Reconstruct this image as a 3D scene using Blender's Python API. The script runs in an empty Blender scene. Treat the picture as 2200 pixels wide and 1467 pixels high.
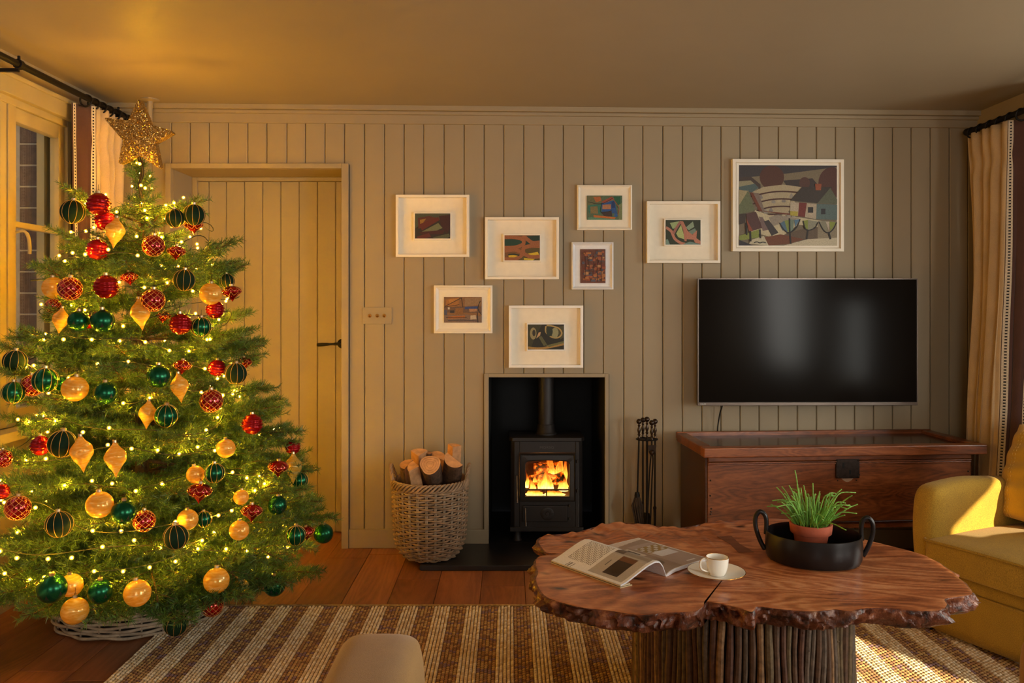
import bpy, bmesh, math, random
import numpy as np
from mathutils import Vector, Matrix, noise as mnoise
random.seed(7); np.random.seed(7)
SC = bpy.context.scene
COL = SC.collection
PI = math.pi

# ------------------------------------------------------------------ frame of reference
F, CX, CY, EYE, D0 = 1735.0, 1094.0, 660.0, 1.25, 4.2     # focal length (px), vanishing point, eye height, wall distance
def W(px, py, d): return Vector(((px-CX)/F*d, d-D0, EYE-(py-CY)/F*d))
def PZ(px, py, z):
    d = (EYE-z)*F/(py-CY)
    return Vector(((px-CX)/F*d, d-D0, z))
def XW(px, d=D0): return (px-CX)/F*d
def ZW(py, d=D0): return EYE-(py-CY)/F*d

def s2l(c): c /= 255.0; return c/12.92 if c <= .04045 else ((c+.055)/1.055)**2.4
def rgb(r, g, b): return (s2l(r), s2l(g), s2l(b), 1.0)

# ------------------------------------------------------------------ camera, world, light, exposure
cam_d = bpy.data.cameras.new('camera'); cam = bpy.data.objects.new('camera', cam_d); COL.objects.link(cam)
cam.location = (0, -D0, EYE); cam.rotation_euler = (PI/2, 0, 0)
cam_d.sensor_width = 36; cam_d.lens = F/2200*36
cam_d.shift_x = (1100-CX)/2200; cam_d.shift_y = -(733.5-CY)/2200
cam_d.clip_start = .05
SC.camera = cam
SC.view_settings.view_transform = 'Standard'; SC.view_settings.look = 'None'
SC.view_settings.gamma = 1; SC.view_settings.use_curve_mapping = False
SC.view_settings.exposure = 0.40
wd = bpy.data.worlds.new('world'); SC.world = wd; wd.use_nodes = True
wd.node_tree.nodes['Background'].inputs[0].default_value = (.8, .86, .95, 1)
wd.node_tree.nodes['Background'].inputs[1].default_value = 1.0

def lamp(name, kind, loc, energy, color, direction=None, **kw):
    l = bpy.data.lights.new(name, kind); l.energy = energy; l.color = color
    for k, v in kw.items(): setattr(l, k, v)
    o = bpy.data.objects.new(name, l); o.location = loc; COL.objects.link(o)
    if direction is not None: o.rotation_euler = Vector(direction).to_track_quat('-Z', 'Y').to_euler()
    return o
lamp('sun', 'SUN', (6, -9, 4), 14, (1, .82, .56), (-.52, .86, -.36), angle=.012)
lamp('bay_window_daylight', 'AREA', (3.14, -4.38, 1.2), 72, (1, .95, .88), (-1, .45, -.12), shape='RECTANGLE', size=.9, size_y=1.15)
lamp('bay_window_daylight', 'AREA', (3.14, -1.55, 1.32), 34, (1, .95, .88), (-1, -.1, -.12), shape='RECTANGLE', size=.75, size_y=1.45)
lamp('bay_window_daylight', 'AREA', (3.14, -3.0, .96), 14, (1, .95, .88), (-1, 0, -.05), shape='RECTANGLE', size=.5, size_y=.66)  # daylight through the unseen window added for the armchair
lamp('rear_window_daylight', 'AREA', (.25, -6.78, 1.5), 34, (1, .96, .92), (0, 1, -.08), shape='RECTANGLE', size=1.7, size_y=1.2)
lamp('uplighter', 'AREA', (-.3, -5.2, 1.3), 5, (1, .62, .30), (0, 0, 1), shape='DISK', size=.9)

# ------------------------------------------------------------------ materials
MATS = {}
class N:
    def __init__(s, name):
        s.m = bpy.data.materials.new(name); s.m.use_nodes = True; s.t = s.m.node_tree
        s.b = s.t.nodes['Principled BSDF']; s.out = s.t.nodes['Material Output']
    def n(s, typ, **kw):
        x = s.t.nodes.new(typ)
        for k, v in kw.items():
            if k.startswith('i_'):
                key = k[2:]; x.inputs[int(key) if key.isdigit() else key.replace('_', ' ')].default_value = v
            else: setattr(x, k, v)
        return x
    def l(s, a, b): s.t.links.new(a, b)
    def coord(s, scale=(1, 1, 1), rot=(0, 0, 0), kind='Object'):
        tc = s.n('ShaderNodeTexCoord'); mp = s.n('ShaderNodeMapping')
        mp.inputs['Scale'].default_value = scale; mp.inputs['Rotation'].default_value = rot
        s.l(tc.outputs[kind], mp.inputs['Vector']); return mp.outputs[0]
    def noise(s, vec, scale, detail=4, rough=.55, dist=0):
        x = s.n('ShaderNodeTexNoise'); x.inputs['Scale'].default_value = scale; x.inputs['Detail'].default_value = detail
        x.inputs['Roughness'].default_value = rough; x.inputs['Distortion'].default_value = dist
        s.l(vec, x.inputs['Vector']); return x.outputs['Fac']
    def ramp(s, fac, stops):
        r = s.n('ShaderNodeValToRGB'); e = r.color_ramp.elements
        while len(e) < len(stops): e.new(.5)
        for k, (p, c) in enumerate(stops): e[k].position = p; e[k].color = c if len(c) == 4 else (*c, 1)
        s.l(fac, r.inputs[0]); return r.outputs[0]
    def mix(s, fac, a, b, mode='MIX'):
        x = s.n('ShaderNodeMix', data_type='RGBA', blend_type=mode)
        for sock, v in ((x.inputs[0], fac), (x.inputs[6], a), (x.inputs[7], b)):
            if hasattr(v, 'links'): s.l(v, sock)
            else: sock.default_value = v
        return x.outputs[2]
    def bump(s, h, strength, dist=.002):
        x = s.n('ShaderNodeBump'); x.inputs['Strength'].default_value = strength; x.inputs['Distance'].default_value = dist
        s.l(h, x.inputs['Height']); s.l(x.outputs[0], s.b.inputs['Normal'])
    def base(s, v):
        if hasattr(v, 'links'): s.l(v, s.b.inputs['Base Color'])
        else: s.b.inputs['Base Color'].default_value = v
    def set(s, **kw):
        for k, v in kw.items(): s.b.inputs[k.replace('_', ' ')].default_value = v

def simple(name, c, rough=.5, metal=0, var=.12, scale=30, bump=0, bscale=None, **kw):
    if name in MATS: return MATS[name]
    s = N(name); v = s.coord(); f = s.noise(v, scale)
    d = tuple(x*(1-var) for x in c[:3])+(1,); h = tuple(min(1, x*(1+var)) for x in c[:3])+(1,)
    s.base(s.ramp(f, [(.3, d), (.7, h)])); s.set(Roughness=rough, Metallic=metal, **kw)
    if bump: s.bump(s.noise(v, bscale or scale*6, 3), bump)
    MATS[name] = s.m; return s.m

def wood(name, dark, mid, light, axis='X', scale=1.0, stretch=10, rough=.4, rings=6, dist=4, bump=.15, rand=True, knots=0, ringmix=.22, **kw):
    s = N(name); sc = {'X': (1/stretch, 1, 1), 'Y': (1, 1/stretch, 1), 'Z': (1, 1, 1/stretch)}[axis]
    sc = tuple(x*scale for x in sc)
    tc = s.n('ShaderNodeTexCoord'); oi = s.n('ShaderNodeObjectInfo')
    add = s.n('ShaderNodeVectorMath', operation='ADD'); mul = s.n('ShaderNodeVectorMath', operation='SCALE')
    s.l(oi.outputs['Random'], mul.inputs['Scale']); mul.inputs[0].default_value = (7.3, 5.1, 3.7) if rand else (0, 0, 0)
    s.l(tc.outputs['Object'], add.inputs[0]); s.l(mul.outputs[0], add.inputs[1])
    mp = s.n('ShaderNodeMapping'); mp.inputs['Scale'].default_value = sc; s.l(add.outputs[0], mp.inputs['Vector'])
    v = mp.outputs[0]
    big = s.noise(v, rings*.55, 3, .5, dist*.25)
    k1 = s.n('ShaderNodeMath', operation='MULTIPLY'); s.l(big, k1.inputs[0]); k1.inputs[1].default_value = 130+dist*14
    k2 = s.n('ShaderNodeMath', operation='SINE'); s.l(k1.outputs[0], k2.inputs[0])
    k3 = s.n('ShaderNodeMath', operation='MULTIPLY_ADD'); s.l(k2.outputs[0], k3.inputs[0]); k3.inputs[1].default_value = .5; k3.inputs[2].default_value = .5
    fine = s.noise(v, rings*26, 3, .65)
    tone = s.noise(v, rings*1.6, 4, .6)
    m1 = s.mix(ringmix, tone, k3.outputs[0]); m2 = s.mix(.3, m1, fine)
    col = s.ramp(m2, [(.33, dark), (.5, mid), (.68, light)])
    if rand:
        hs = s.n('ShaderNodeHueSaturation'); mr = s.n('ShaderNodeMapRange'); mr.inputs['To Min'].default_value = .8; mr.inputs['To Max'].default_value = 1.18
        s.l(oi.outputs['Random'], mr.inputs['Value']); s.l(mr.outputs[0], hs.inputs['Value']); s.l(col, hs.inputs['Color']); col = hs.outputs[0]
    if knots:
        vo = s.n('ShaderNodeTexVoronoi', voronoi_dimensions='2D'); vo.inputs['Scale'].default_value = knots; vo.inputs['Randomness'].default_value = 1
        kc = s.coord((.55, 1, 1)); nw = s.n('ShaderNodeTexNoise'); nw.inputs['Scale'].default_value = 30; s.l(kc, nw.inputs['Vector'])
        s.l(s.mix(.03, kc, nw.outputs['Color'], 'ADD'), vo.inputs['Vector'])
        msk = s.ramp(s.noise(s.coord(), 3.2, 2), [(.46, (0, 0, 0)), (.54, (1, 1, 1))])
        kr = s.mix(1.0, s.ramp(vo.outputs['Distance'], [(.05, (1, 1, 1)), (.16, (0, 0, 0))]), msk, 'MULTIPLY')
        col = s.mix(kr, col, tuple(x*.22 for x in dark[:3])+(1,))
    s.base(col); s.set(Roughness=rough, **kw); s.bump(m2, bump, .0015)
    MATS[name] = s.m; return s.m

def colmat(name, rough=.6, bump=0, brush=.16, **kw):
    s = N(name); a = s.n('ShaderNodeVertexColor'); a.layer_name = 'Col'
    v = s.coord(); f = s.noise(v, 220, 3)
    s.base(s.mix(brush, a.outputs[0], s.ramp(f, [(.3, (.25, .25, .25)), (.7, (1, 1, 1))]), 'MULTIPLY')); s.set(Roughness=rough, **kw)
    if bump: s.bump(s.noise(s.coord(), 300, 2), bump)
    MATS[name] = s.m; return s.m

def glass(name, tint=(.95, .97, .96, 1), gloss=.1):
    s = N(name); t = s.n('ShaderNodeBsdfTransparent'); t.inputs[0].default_value = tint
    g = s.n('ShaderNodeBsdfGlossy'); g.inputs['Roughness'].default_value = .02
    fr = s.n('ShaderNodeLayerWeight'); fr.inputs['Blend'].default_value = .5
    m = s.n('ShaderNodeMixShader'); s.l(s.ramp(fr.outputs['Facing'], [(0, (.04,)*3), (.6, (.08,)*3), (.85, (.25,)*3), (1, (.8,)*3)]), m.inputs[0]); s.l(t.outputs[0], m.inputs[1]); s.l(g.outputs[0], m.inputs[2])
    s.l(m.outputs[0], s.out.inputs[0]); MATS[name] = s.m; return s.m

def emit(name, c, strength):
    s = N(name); s.base((0, 0, 0, 1)); s.b.inputs['Emission Color'].default_value = c; s.b.inputs['Emission Strength'].default_value = strength
    MATS[name] = s.m; return s.m

def fabric(name, c1, c2, scale=500, rough=.9, bump=.5, big=.18, sheen=.25):
    s = N(name); v = s.coord(); f = s.noise(v, scale, 2, .7); g = s.noise(v, 9, 3)
    col = s.ramp(f, [(.3, c1), (.7, c2)])
    col = s.mix(big, col, s.ramp(g, [(.35, (.35, .35, .35)), (.65, (1, 1, 1))]), 'MULTIPLY')
    s.base(col); s.set(Roughness=rough); s.b.inputs['Sheen Weight'].default_value = sheen; s.bump(f, bump, .002)
    MATS[name] = s.m; return s.m

PAINT = simple('greige wall paint', rgb(152, 135, 107), .55, var=.02, scale=8, bump=.05, bscale=160)
DOORP = simple('greige door paint', rgb(152, 137, 108), .5, var=.02, scale=8, bump=.05, bscale=160)
CEIL = simple('greige ceiling paint', rgb(150, 136, 112), .42, var=.02, scale=5, bump=.02, bscale=40)
WINP = simple('cream window paint', rgb(164, 148, 108), .45, var=.03, scale=10)
IRON = simple('black wrought iron', rgb(26, 22, 20), .5, .6, var=.2, scale=60, bump=.2)
STEEL = simple('dark bronze metal', rgb(70, 58, 50), .32, .9, var=.2, scale=40)
CAST = simple('black cast iron', rgb(34, 29, 27), .5, .25, var=.12, scale=80, bump=.12)
CHROME = simple('polished steel', rgb(170, 168, 165), .2, 1, var=.05)
SOOT = simple('sooty black recess lining', rgb(14, 12, 11), .8, var=.2, scale=12)
SLATE = simple('honed black slate', rgb(30, 28, 28), .32, var=.25, scale=14, bump=.08)
BRASS = simple('brass', rgb(205, 150, 70), .25, 1, var=.1)
WHITE = simple('white painted frame', rgb(236, 226, 208), .5, var=.03, scale=20, bump=.06)
CREAM = simple('off-white mount', rgb(232, 221, 200), .8, var=.03, scale=30)
COOLW = simple('chalk white frame', rgb(226, 224, 224), .55, var=.04, scale=40, bump=.1)
BLACKPL = simple('black plastic', rgb(14, 13, 13), .35, var=.1)
OAKF = wood('oak floorboard', rgb(108, 62, 35), rgb(138, 83, 48), rgb(160, 100, 62), 'Y', 1.1, 8, .4, 5, 2.2, .05, ringmix=.15)
ELM = wood('polished elm slab', rgb(116, 60, 33), rgb(178, 106, 62), rgb(216, 152, 104), 'X', 1.3, 2.6, .3, 3.4, 2.2, .04, rand=False, knots=9, ringmix=.2)
ELMIN = wood('elm butterfly inlay', rgb(104, 58, 32), rgb(134, 78, 46), rgb(154, 96, 60), 'X', 2, 12, .3, 8, 2, .1)
def burl():
    s = N('burl bark edge'); v = s.coord(); f = s.noise(v, 30, 5, .65, .6); g = s.noise(v, 9, 3, .5)
    c = s.ramp(f, [(.34, rgb(34, 18, 12)), (.47, rgb(96, 52, 34)), (.58, rgb(128, 78, 52)), (.74, rgb(176, 132, 100))])
    s.base(s.mix(.45, c, s.ramp(g, [(.4, rgb(90, 50, 36)), (.6, rgb(190, 150, 120))]), 'OVERLAY')); s.set(Roughness=.38); s.bump(s.noise(v, 70, 4, .6), 1, .004)
    return s.m
BURL = burl()
CHEST = wood('old elm chest timber', rgb(76, 38, 17), rgb(122, 65, 32), rgb(152, 88, 46), 'X', 2.0, 6, .3, 5, 2.0, .06, ringmix=.16)
CHESTD = wood('dark chest timber', rgb(36, 17, 11), rgb(60, 30, 19), rgb(82, 44, 28), 'X', 2, 9, .22, 6, 2, .05, ringmix=.15)
LOGEND = simple('sawn log face', rgb(206, 152, 102), .8, var=.22, scale=34, bump=.4)
BARK = simple('log bark', rgb(92, 66, 46), .9, var=.55, scale=45, bump=1, bscale=70)
WICK = simple('weathered wicker', rgb(150, 122, 92), .65, var=.4, scale=26, bump=.2)
WICKG = simple('grey willow', rgb(158, 140, 118), .7, var=.35, scale=24, bump=.2)
TWIGS = [simple('twig bark %s' % n, c, .7, var=.4, scale=60, bump=.6, bscale=120) for n, c in
         (('umber', rgb(86, 60, 41)), ('olive', rgb(98, 79, 52)), ('grey', rgb(90, 74, 60)), ('red', rgb(86, 54, 38)), ('tan', rgb(132, 98, 64)))]
TERRA = simple('terracotta', rgb(176, 84, 54), .8, var=.1, scale=40, bump=.15)
BLKCER = simple('black glazed stoneware', rgb(30, 27, 27), .3, .35, var=.2, scale=20)
CHINA = simple('white bone china', rgb(240, 234, 222), .15, var=.01)
SOIL = simple('potting soil', rgb(48, 34, 24), .95, var=.5, scale=120, bump=1)
SUCC = simple('green plant stem', rgb(118, 168, 66), .5, var=.3, scale=40)
MUST = fabric('mustard linen upholstery', rgb(134, 102, 22), rgb(192, 150, 44), 420, sheen=.08)
MUST2 = fabric('mustard cotton cushion', rgb(188, 142, 20), rgb(214, 168, 34), 600, bump=.2)
TAN = fabric('tan linen upholstery', rgb(152, 112, 58), rgb(180, 140, 80), 700, bump=.35)
LINEN = fabric('natural linen curtain', rgb(190, 160, 120), rgb(216, 188, 146), 600, bump=.3)
BROWNB = fabric('brown curtain border', rgb(74, 46, 40), rgb(92, 60, 52), 700, bump=.3)
PRINT = colmat('printed and painted colour', .6, brush=.42)
PAPER = colmat('magazine paper', .35)
YARN = colmat('rug yarn', .95, .4)
GLASS = glass('window glass')
BRICKM = simple('dark brown brick', rgb(96, 78, 66), .85, var=.25, scale=30, bump=.5)
MORTAR = simple('pale mortar', rgb(170, 158, 136), .9, var=.1)

# ------------------------------------------------------------------ mesh builder
class MB:
    def __init__(s): s.v = []; s.f = []; s.c = []; s.m = []; s.cc = (1, 1, 1, 1); s.mi = 0
    def add(s, vs, fs):
        o = len(s.v); s.v += [tuple(x) for x in vs]
        for f in fs: s.f.append([i+o for i in f]); s.c.append(s.cc); s.m.append(s.mi)
    def box(s, x0, x1, y0, y1, z0, z1, M=None):
        vs = [Vector((x, y, z)) for z in (z0, z1) for y in (y0, y1) for x in (x0, x1)]
        if M is not None: vs = [M @ v for v in vs]
        s.add(vs, [(0, 2, 3, 1), (4, 5, 7, 6), (0, 1, 5, 4), (2, 6, 7, 3), (0, 4, 6, 2), (1, 3, 7, 5)])
    def prism(s, pts, a, b, axis='Y', M=None):
        """closed outline pts (2-D) extruded from a to b along axis"""
        n = len(pts)
        def P(p, t): return {'Y': (p[0], t, p[1]), 'Z': (p[0], p[1], t), 'X': (t, p[0], p[1])}[axis]
        vs = [Vector(P(p, a)) for p in pts]+[Vector(P(p, b)) for p in pts]
        if M is not None: vs = [M @ v for v in vs]
        s.add(vs, [list(range(n))[::-1], [n+i for i in range(n)]]+[(i, (i+1) % n, n+(i+1) % n, n+i) for i in range(n)])
    def tube(s, pts, r, n=8, cap=True, closed=False):
        pts = [Vector(p) for p in pts]; k = len(pts)
        rs = r if hasattr(r, '__len__') else [r]*k
        T = []
        for i in range(k):
            a = pts[(i-1) % k] if (closed or i > 0) else pts[0]; b = pts[(i+1) % k] if (closed or i < k-1) else pts[-1]
            t = b-a; T.append(t.normalized() if t.length > 1e-9 else Vector((0, 0, 1)))
        u = T[0].orthogonal().normalized(); vs = []
        for i in range(k):
            u = (u-T[i]*u.dot(T[i]));  u = u.normalized() if u.length > 1e-6 else T[i].orthogonal().normalized()
            w = T[i].cross(u)
            for j in range(n):
                a = 2*PI*j/n; vs.append(pts[i]+(u*math.cos(a)+w*math.sin(a))*rs[i])
        fs = []
        for i in range(k if closed else k-1):
            i2 = (i+1) % k
            for j in range(n): fs.append((i*n+j, i*n+(j+1) % n, i2*n+(j+1) % n, i2*n+j))
        if cap and not closed: fs += [list(range(n))[::-1], [(k-1)*n+j for j in range(n)]]
        s.add(vs, fs)
    def lathe(s, prof, n=32, c=(0, 0, 0), wob=None, sx=1, sy=1, M=None):
        """prof: list of (r, z); closed at r=0"""
        vs = []; fs = []; rows = []
        for k, (r, z) in enumerate(prof):
            if r < 1e-6:
                rows.append([len(vs)]); vs.append(Vector((c[0], c[1], c[2]+z)))
            else:
                row = []
                for j in range(n):
                    a = 2*PI*j/n; rr = r*(wob(a, z) if wob else 1)
                    row.append(len(vs)); vs.append(Vector((c[0]+rr*sx*math.cos(a), c[1]+rr*sy*math.sin(a), c[2]+z)))
                rows.append(row)
        for A, B in zip(rows, rows[1:]):
            for j in range(n):
                a0, a1 = A[j % len(A)], A[(j+1) % len(A)]; b0, b1 = B[j % len(B)], B[(j+1) % len(B)]
                f = [a0, a1, b1, b0]; f = [x for i, x in enumerate(f) if x not in f[:i]]
                if len(f) > 2: fs.append(f)
        if M is not None: vs = [M @ v for v in vs]
        s.add(vs, fs)
    def ball(s, c, r, n=16, m=10):
        s.lathe([(r*math.sin(PI*k/m), -r*math.cos(PI*k/m)) if 0 < k < m else (0, -r if k == 0 else r) for k in range(m+1)], n, c)
    def grid(s, fn, nu, nv, col=None, closed_u=False):
        vs = [fn(i/nu, j/nv) for j in range(nv+1) for i in range(nu+1)]
        o = len(s.v); s.v += [tuple(v) for v in vs]
        for j in range(nv):
            for i in range(nu):
                a = o+j*(nu+1)+i; s.f.append([a, a+1, a+nu+2, a+nu+1]); s.m.append(s.mi)
                s.c.append(col((i+.5)/nu, (j+.5)/nv) if col else s.cc)
    def build(s, name, mat, parent=None, smooth=None, bevel=0, seg=2, kind=None, label=None, color=False, solid=0, sub=0, angle=40):
        me = bpy.data.meshes.new(name); me.from_pydata(s.v, [], s.f)
        mats = mat if isinstance(mat, (list, tuple)) else [mat]
        for m in mats: me.materials.append(m)
        if len(mats) > 1: me.polygons.foreach_set('material_index', s.m)
        if color:
            at = me.color_attributes.new('Col', 'FLOAT_COLOR', 'CORNER')
            buf = []
            for f, c in zip(s.f, s.c): buf += list(c)*len(f)
            at.data.foreach_set('color', buf)
        if smooth: me.polygons.foreach_set('use_smooth', [True]*len(me.polygons))
        me.validate(); me.update()
        if smooth == 'auto': me.set_sharp_from_angle(angle=math.radians(angle))
        o = bpy.data.objects.new(name, me); COL.objects.link(o)
        if parent is not None: o.parent = parent
        if bevel:
            b = o.modifiers.new('bevel', 'BEVEL'); b.width = bevel; b.segments = seg; b.limit_method = 'ANGLE'; b.angle_limit = math.radians(35)
            me.polygons.foreach_set('use_smooth', [True]*len(me.polygons)); b.harden_normals = True
        if solid: d = o.modifiers.new('solid', 'SOLIDIFY'); d.thickness = solid; d.offset = 0
        if sub: d = o.modifiers.new('sub', 'SUBSURF'); d.levels = sub; d.render_levels = sub
        if kind: o['kind'] = kind
        if label: o['label'] = label
        return o

def thing(name, label, cat, loc=(0, 0, 0), rz=0, group=None):
    o = bpy.data.objects.new(name, None); COL.objects.link(o); o.empty_display_size = .05
    o.location = loc; o.rotation_euler = (0, 0, rz); o['label'] = label; o['category'] = cat
    if group: o['group'] = group
    return o
def tag(o, label, cat, group=None):
    o['label'] = label; o['category'] = cat
    if group: o['group'] = group
    return o
def struct(name, label=None):
    o = bpy.data.objects.new(name, None); COL.objects.link(o); o['kind'] = 'structure'
    if label: o['label'] = label
    return o
def smooth_pts(pts, per=6, closed=False):
    P = [Vector(p) for p in pts]; k = len(P); out = []
    for i in range(k if closed else k-1):
        a, b, c, d = (P[(i-1) % k] if closed or i else P[0]), P[i], P[(i+1) % k], (P[(i+2) % k] if closed or i < k-2 else P[-1])
        for j in range(per):
            t = j/per
            out.append(.5*((2*b)+(c-a)*t+(2*a-5*b+4*c-d)*t*t+(3*b-a-3*c+d)*t**3))
    if not closed: out.append(P[-1])
    return out
# ================================================================== THE ROOM
XL, XR, YB = -2.07, 2.44, -6.6          # left wall, right wall stub, rear wall
def ZC(x): return 2.301-(x+1.874)*.0093  # the ceiling sags a little towards the right
RX0, RX1, RZ = XW(1050), XW(1299), ZW(810)           # fireplace opening
DX0, DX1, DZ, DB = XW(370), XW(735), ZW(363), .28     # door opening, depth of its reveal

# floor: planks running towards the wall
fl = struct('floor', 'wide oak floorboards')
m = MB(); m.box(XL-.2, 3.1, YB-.1, .6, -.06, -.014); m.build('subfloor', OAKF, fl)
x = XL-.2; i = 0
while x < 3.05:
    y = .32-random.random()*.9; top = .32
    wdt = .195
    while top > YB:
        bot = max(YB, y)
        if top-bot > .05:
            m = MB(); m.box(x+.0008, x+wdt-.0008, bot+.0008, top-.0008, -.014, random.uniform(-.0006, .0002)); m.build('plank', OAKF, fl, bevel=.0015, seg=1)
        top = bot; y = bot-random.uniform(1.1, 1.9)
    x += wdt; i += 1

# ceiling
ce = MB()
xs = (XL-.05, 3.2)
vs = [Vector((x, y, ZC(x)+h)) for h in (0, .08) for y in (YB, .35) for x in xs]
ce.add(vs, [(0, 1, 3, 2), (4, 6, 7, 5), (0, 4, 5, 1), (2, 3, 7, 6), (0, 2, 6, 4), (1, 5, 7, 3)])
o = ce.build('ceiling', CEIL); o['kind'] = 'structure'

# back wall: solid backing with the two openings, vertical boards, frieze, moulding
wb = struct('wall_back', 'greige wall of vertical tongue and groove boards')
m = MB()
Y0, Y1 = .02, .34
m.box(XL-.2, DX0, Y0, Y1, 0, 2.42); m.box(DX0, DX1, Y0, Y1, DZ, 2.42); m.box(DX1, RX0, Y0, Y1, 0, 2.42)
m.box(RX0, RX1, Y0, Y1, RZ, 2.42); m.box(RX1, XR+.15, Y0, Y1, 0, 2.42)
m.build('backing', PAINT, wb)
grooves = [236, 284, 326, 368, 408, 449, 490, 532, 573, 616, 656, 698, 740, 783, 826, 868, 910, 954, 997, 1040, 1082, 1125, 1168, 1210, 1254, 1296, 1340, 1381, 1424,
           1466, 1508, 1549, 1590, 1631, 1672, 1713, 1754, 1795, 1836, 1877, 1918, 1958, 1999, 2040, 2080, 2104]
FRB = lambda X: ZW(263.5)-(X-XW(370))*.0071       # frieze bottom
def board(px0, px1, z0, z1):
    if px1-px0 < 3: return
    a, b = XW(px0)+.0014, XW(px1)-.0014; c = .0035
    m = MB(); m.prism([(a, Y0), (a, c), (a+c, 0), (b-c, 0), (b, c), (b, Y0)], z0, z1, 'Z'); m.build('wall_board', PAINT, wb)
DO0, DO1, DOZ = 358, 750, ZW(352)                    # architrave outer edges
FO0, FO1, FOZ = 1040, 1307, ZW(802)                  # fireplace trim outer edges
for a, b in zip(grooves, grooves[1:]):
    zt = FRB(XW((a+b)/2))+.01
    done = False
    for lo, hi, zz in ((DO0, DO1, DOZ-.005), (FO0, FO1, FOZ-.005)):
        if b > lo and a < hi:                          # stands over an opening: whole above it, only the rest beside it
            board(a, b, zz, zt); done = True
            if a < lo: board(a, lo, .09, zz)
            if b > hi: board(hi, b, .09, zz)
    if not done: board(a, b, .09, zt)

def sloped(name, zt, zb, depth, par=None, x0=XL, x1=XR):
    m = MB(); vs = [Vector((x, y, z(x))) for z in (zb, zt) for y in (-depth, .03) for x in (x0, x1)]
    m.add(vs, [(0, 2, 3, 1), (4, 5, 7, 6), (0, 1, 5, 4), (2, 6, 7, 3), (0, 4, 6, 2), (1, 3, 7, 5)])
    return m.build(name, PAINT, par, bevel=.003, seg=2)
t1 = struct('trim_1', 'painted cornice moulding along the top of the wall')
sloped('fascia', lambda x: ZC(x)+.02, lambda x: ZC(x)-.024, .045, t1)
sloped('bead', lambda x: ZC(x)-.024, lambda x: ZC(x)-.042, .026, t1)
o = sloped('trim_2', lambda x: ZC(x)-.03, FRB, .012); o['kind'] = 'structure'; o['label'] = 'plain painted frieze board above the wall boards'
def skirt(name, x0, x1):
    m = MB(); m.box(x0, x1, -.014, .02, 0.0, .098); o = m.build(name, PAINT, None, bevel=.004); o['kind'] = 'structure'; return o
skirt('baseboard_left', XW(750), RX0)['label'] = 'painted skirting board between door and fireplace'
skirt('baseboard_right', RX1, XR)['label'] = 'painted skirting board behind the fire tools and chest'
skirt('baseboard_corner', XL, XW(DO0))['label'] = 'painted skirting board behind the christmas tree'

# door casing and door
t3 = struct('trim_3', 'square painted door architrave')
m = MB(); m.box(XW(DO0), DX0, -.02, .0195, 0, DOZ); m.build('architrave_jamb', PAINT, t3, bevel=.002)
m = MB(); m.box(DX1, XW(DO1), -.02, .0195, 0, DOZ); m.build('architrave_jamb', PAINT, t3, bevel=.002)
m = MB(); m.box(DX0, DX1, -.02, .0195, DZ, DOZ); m.build('architrave_head', PAINT, t3, bevel=.002)
dr = struct('door_1', 'recessed boarded door, same paint as the wall, black lever')
yd = DB
m = MB()
m.box(DX0, DX1, yd+.05, yd+.1, 0, DZ); m.build('door_back', DOORP, dr)
m = MB(); m.box(DX0, DX0+.028, yd-.02, yd+.06, 0, DZ); m.build('door_jamb', PAINT, dr, bevel=.003)
m = MB(); m.box(DX1-.02, DX1+.0, yd-.0, yd+.06, 0, DZ); m.build('door_jamb', PAINT, dr, bevel=.003)
m = MB(); m.box(DX0+.028, DX1-.02, yd-.02, yd+.06, DZ-.022, DZ); m.build('door_head', PAINT, dr, bevel=.003)
dd = yd+D0
gp = [418, 448.6, 486, 525, 564, 603, 642.5, 682, 721, 750]
for a, b in zip(gp, gp[1:]):
    a, b = XW(a, dd)+.001, min(XW(b, dd), DX1-.02)-.001; c = .003
    m = MB(); m.prism([(a, yd+.05), (a, yd+c), (a+c, yd), (b-c, yd), (b, yd+c), (b, yd+.05)], .006, DZ-.024, 'Z'); m.build('door_board', DOORP, dr)
p = W(731, 738, dd)
m = MB(); M = Matrix.Translation((p.x+.012, yd, p.z)) @ Matrix.Rotation(PI/2, 4, 'X')
m.lathe([(0, 0), (.027, 0), (.027, .006), (.02, .011), (.011, .013), (.011, .045), (0, .046)], 24, M=M)
h = m.build('door_handle', IRON, dr, smooth='auto')
m = MB(); m.tube(smooth_pts([(p.x+.012, yd-.042, p.z), (p.x-.02, yd-.045, p.z), (p.x-.06, yd-.045, p.z-.002), (p.x-.118, yd-.045, p.z-.005)], 4), [.008]*5+[.006]*3+[.008, .009, .010, .010, .009], 12)
m.build('lever', IRON, h, smooth='auto')

# fireplace: recess lining, trim, hearth
t4 = struct('trim_4', 'plain painted timber surround of the fireplace opening')
m = MB(); m.box(XW(FO0), RX0, -.016, .0195, .098, FOZ); m.build('surround_jamb', PAINT, t4, bevel=.002)
m = MB(); m.box(RX1, XW(FO1), -.016, .0195, .098, FOZ); m.build('surround_jamb', PAINT, t4, bevel=.002)
m = MB(); m.box(RX0, RX1, -.016, .0195, RZ, FOZ); m.build('surround_head', PAINT, t4, bevel=.002)
m = MB(); t = .02
m.box(RX0-t, RX0+.001, .0, .7, 0, RZ+.001); m.box(RX1-.001, RX1+t, .0, .7, 0, RZ+.001); m.box(RX0, RX1, .66, .7, 0, RZ); m.box(RX0, RX1, .0, .7, RZ-.001, RZ+t)
o = m.build('wall_recess', SOOT); o['kind'] = 'structure'; o['label'] = 'black lined fireplace recess'
hx0, hx1, hy = XW(901, 3.83), .815, 3.83-D0
m = MB(); m.prism([(hx0+.006, 0), (hx0, .006), (hx0, .021), (hx0+.004, .025), (hx1-.004, .025), (hx1, .021), (hx1, .006), (hx1-.006, 0)], hy, -.0, 'Y')
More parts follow.
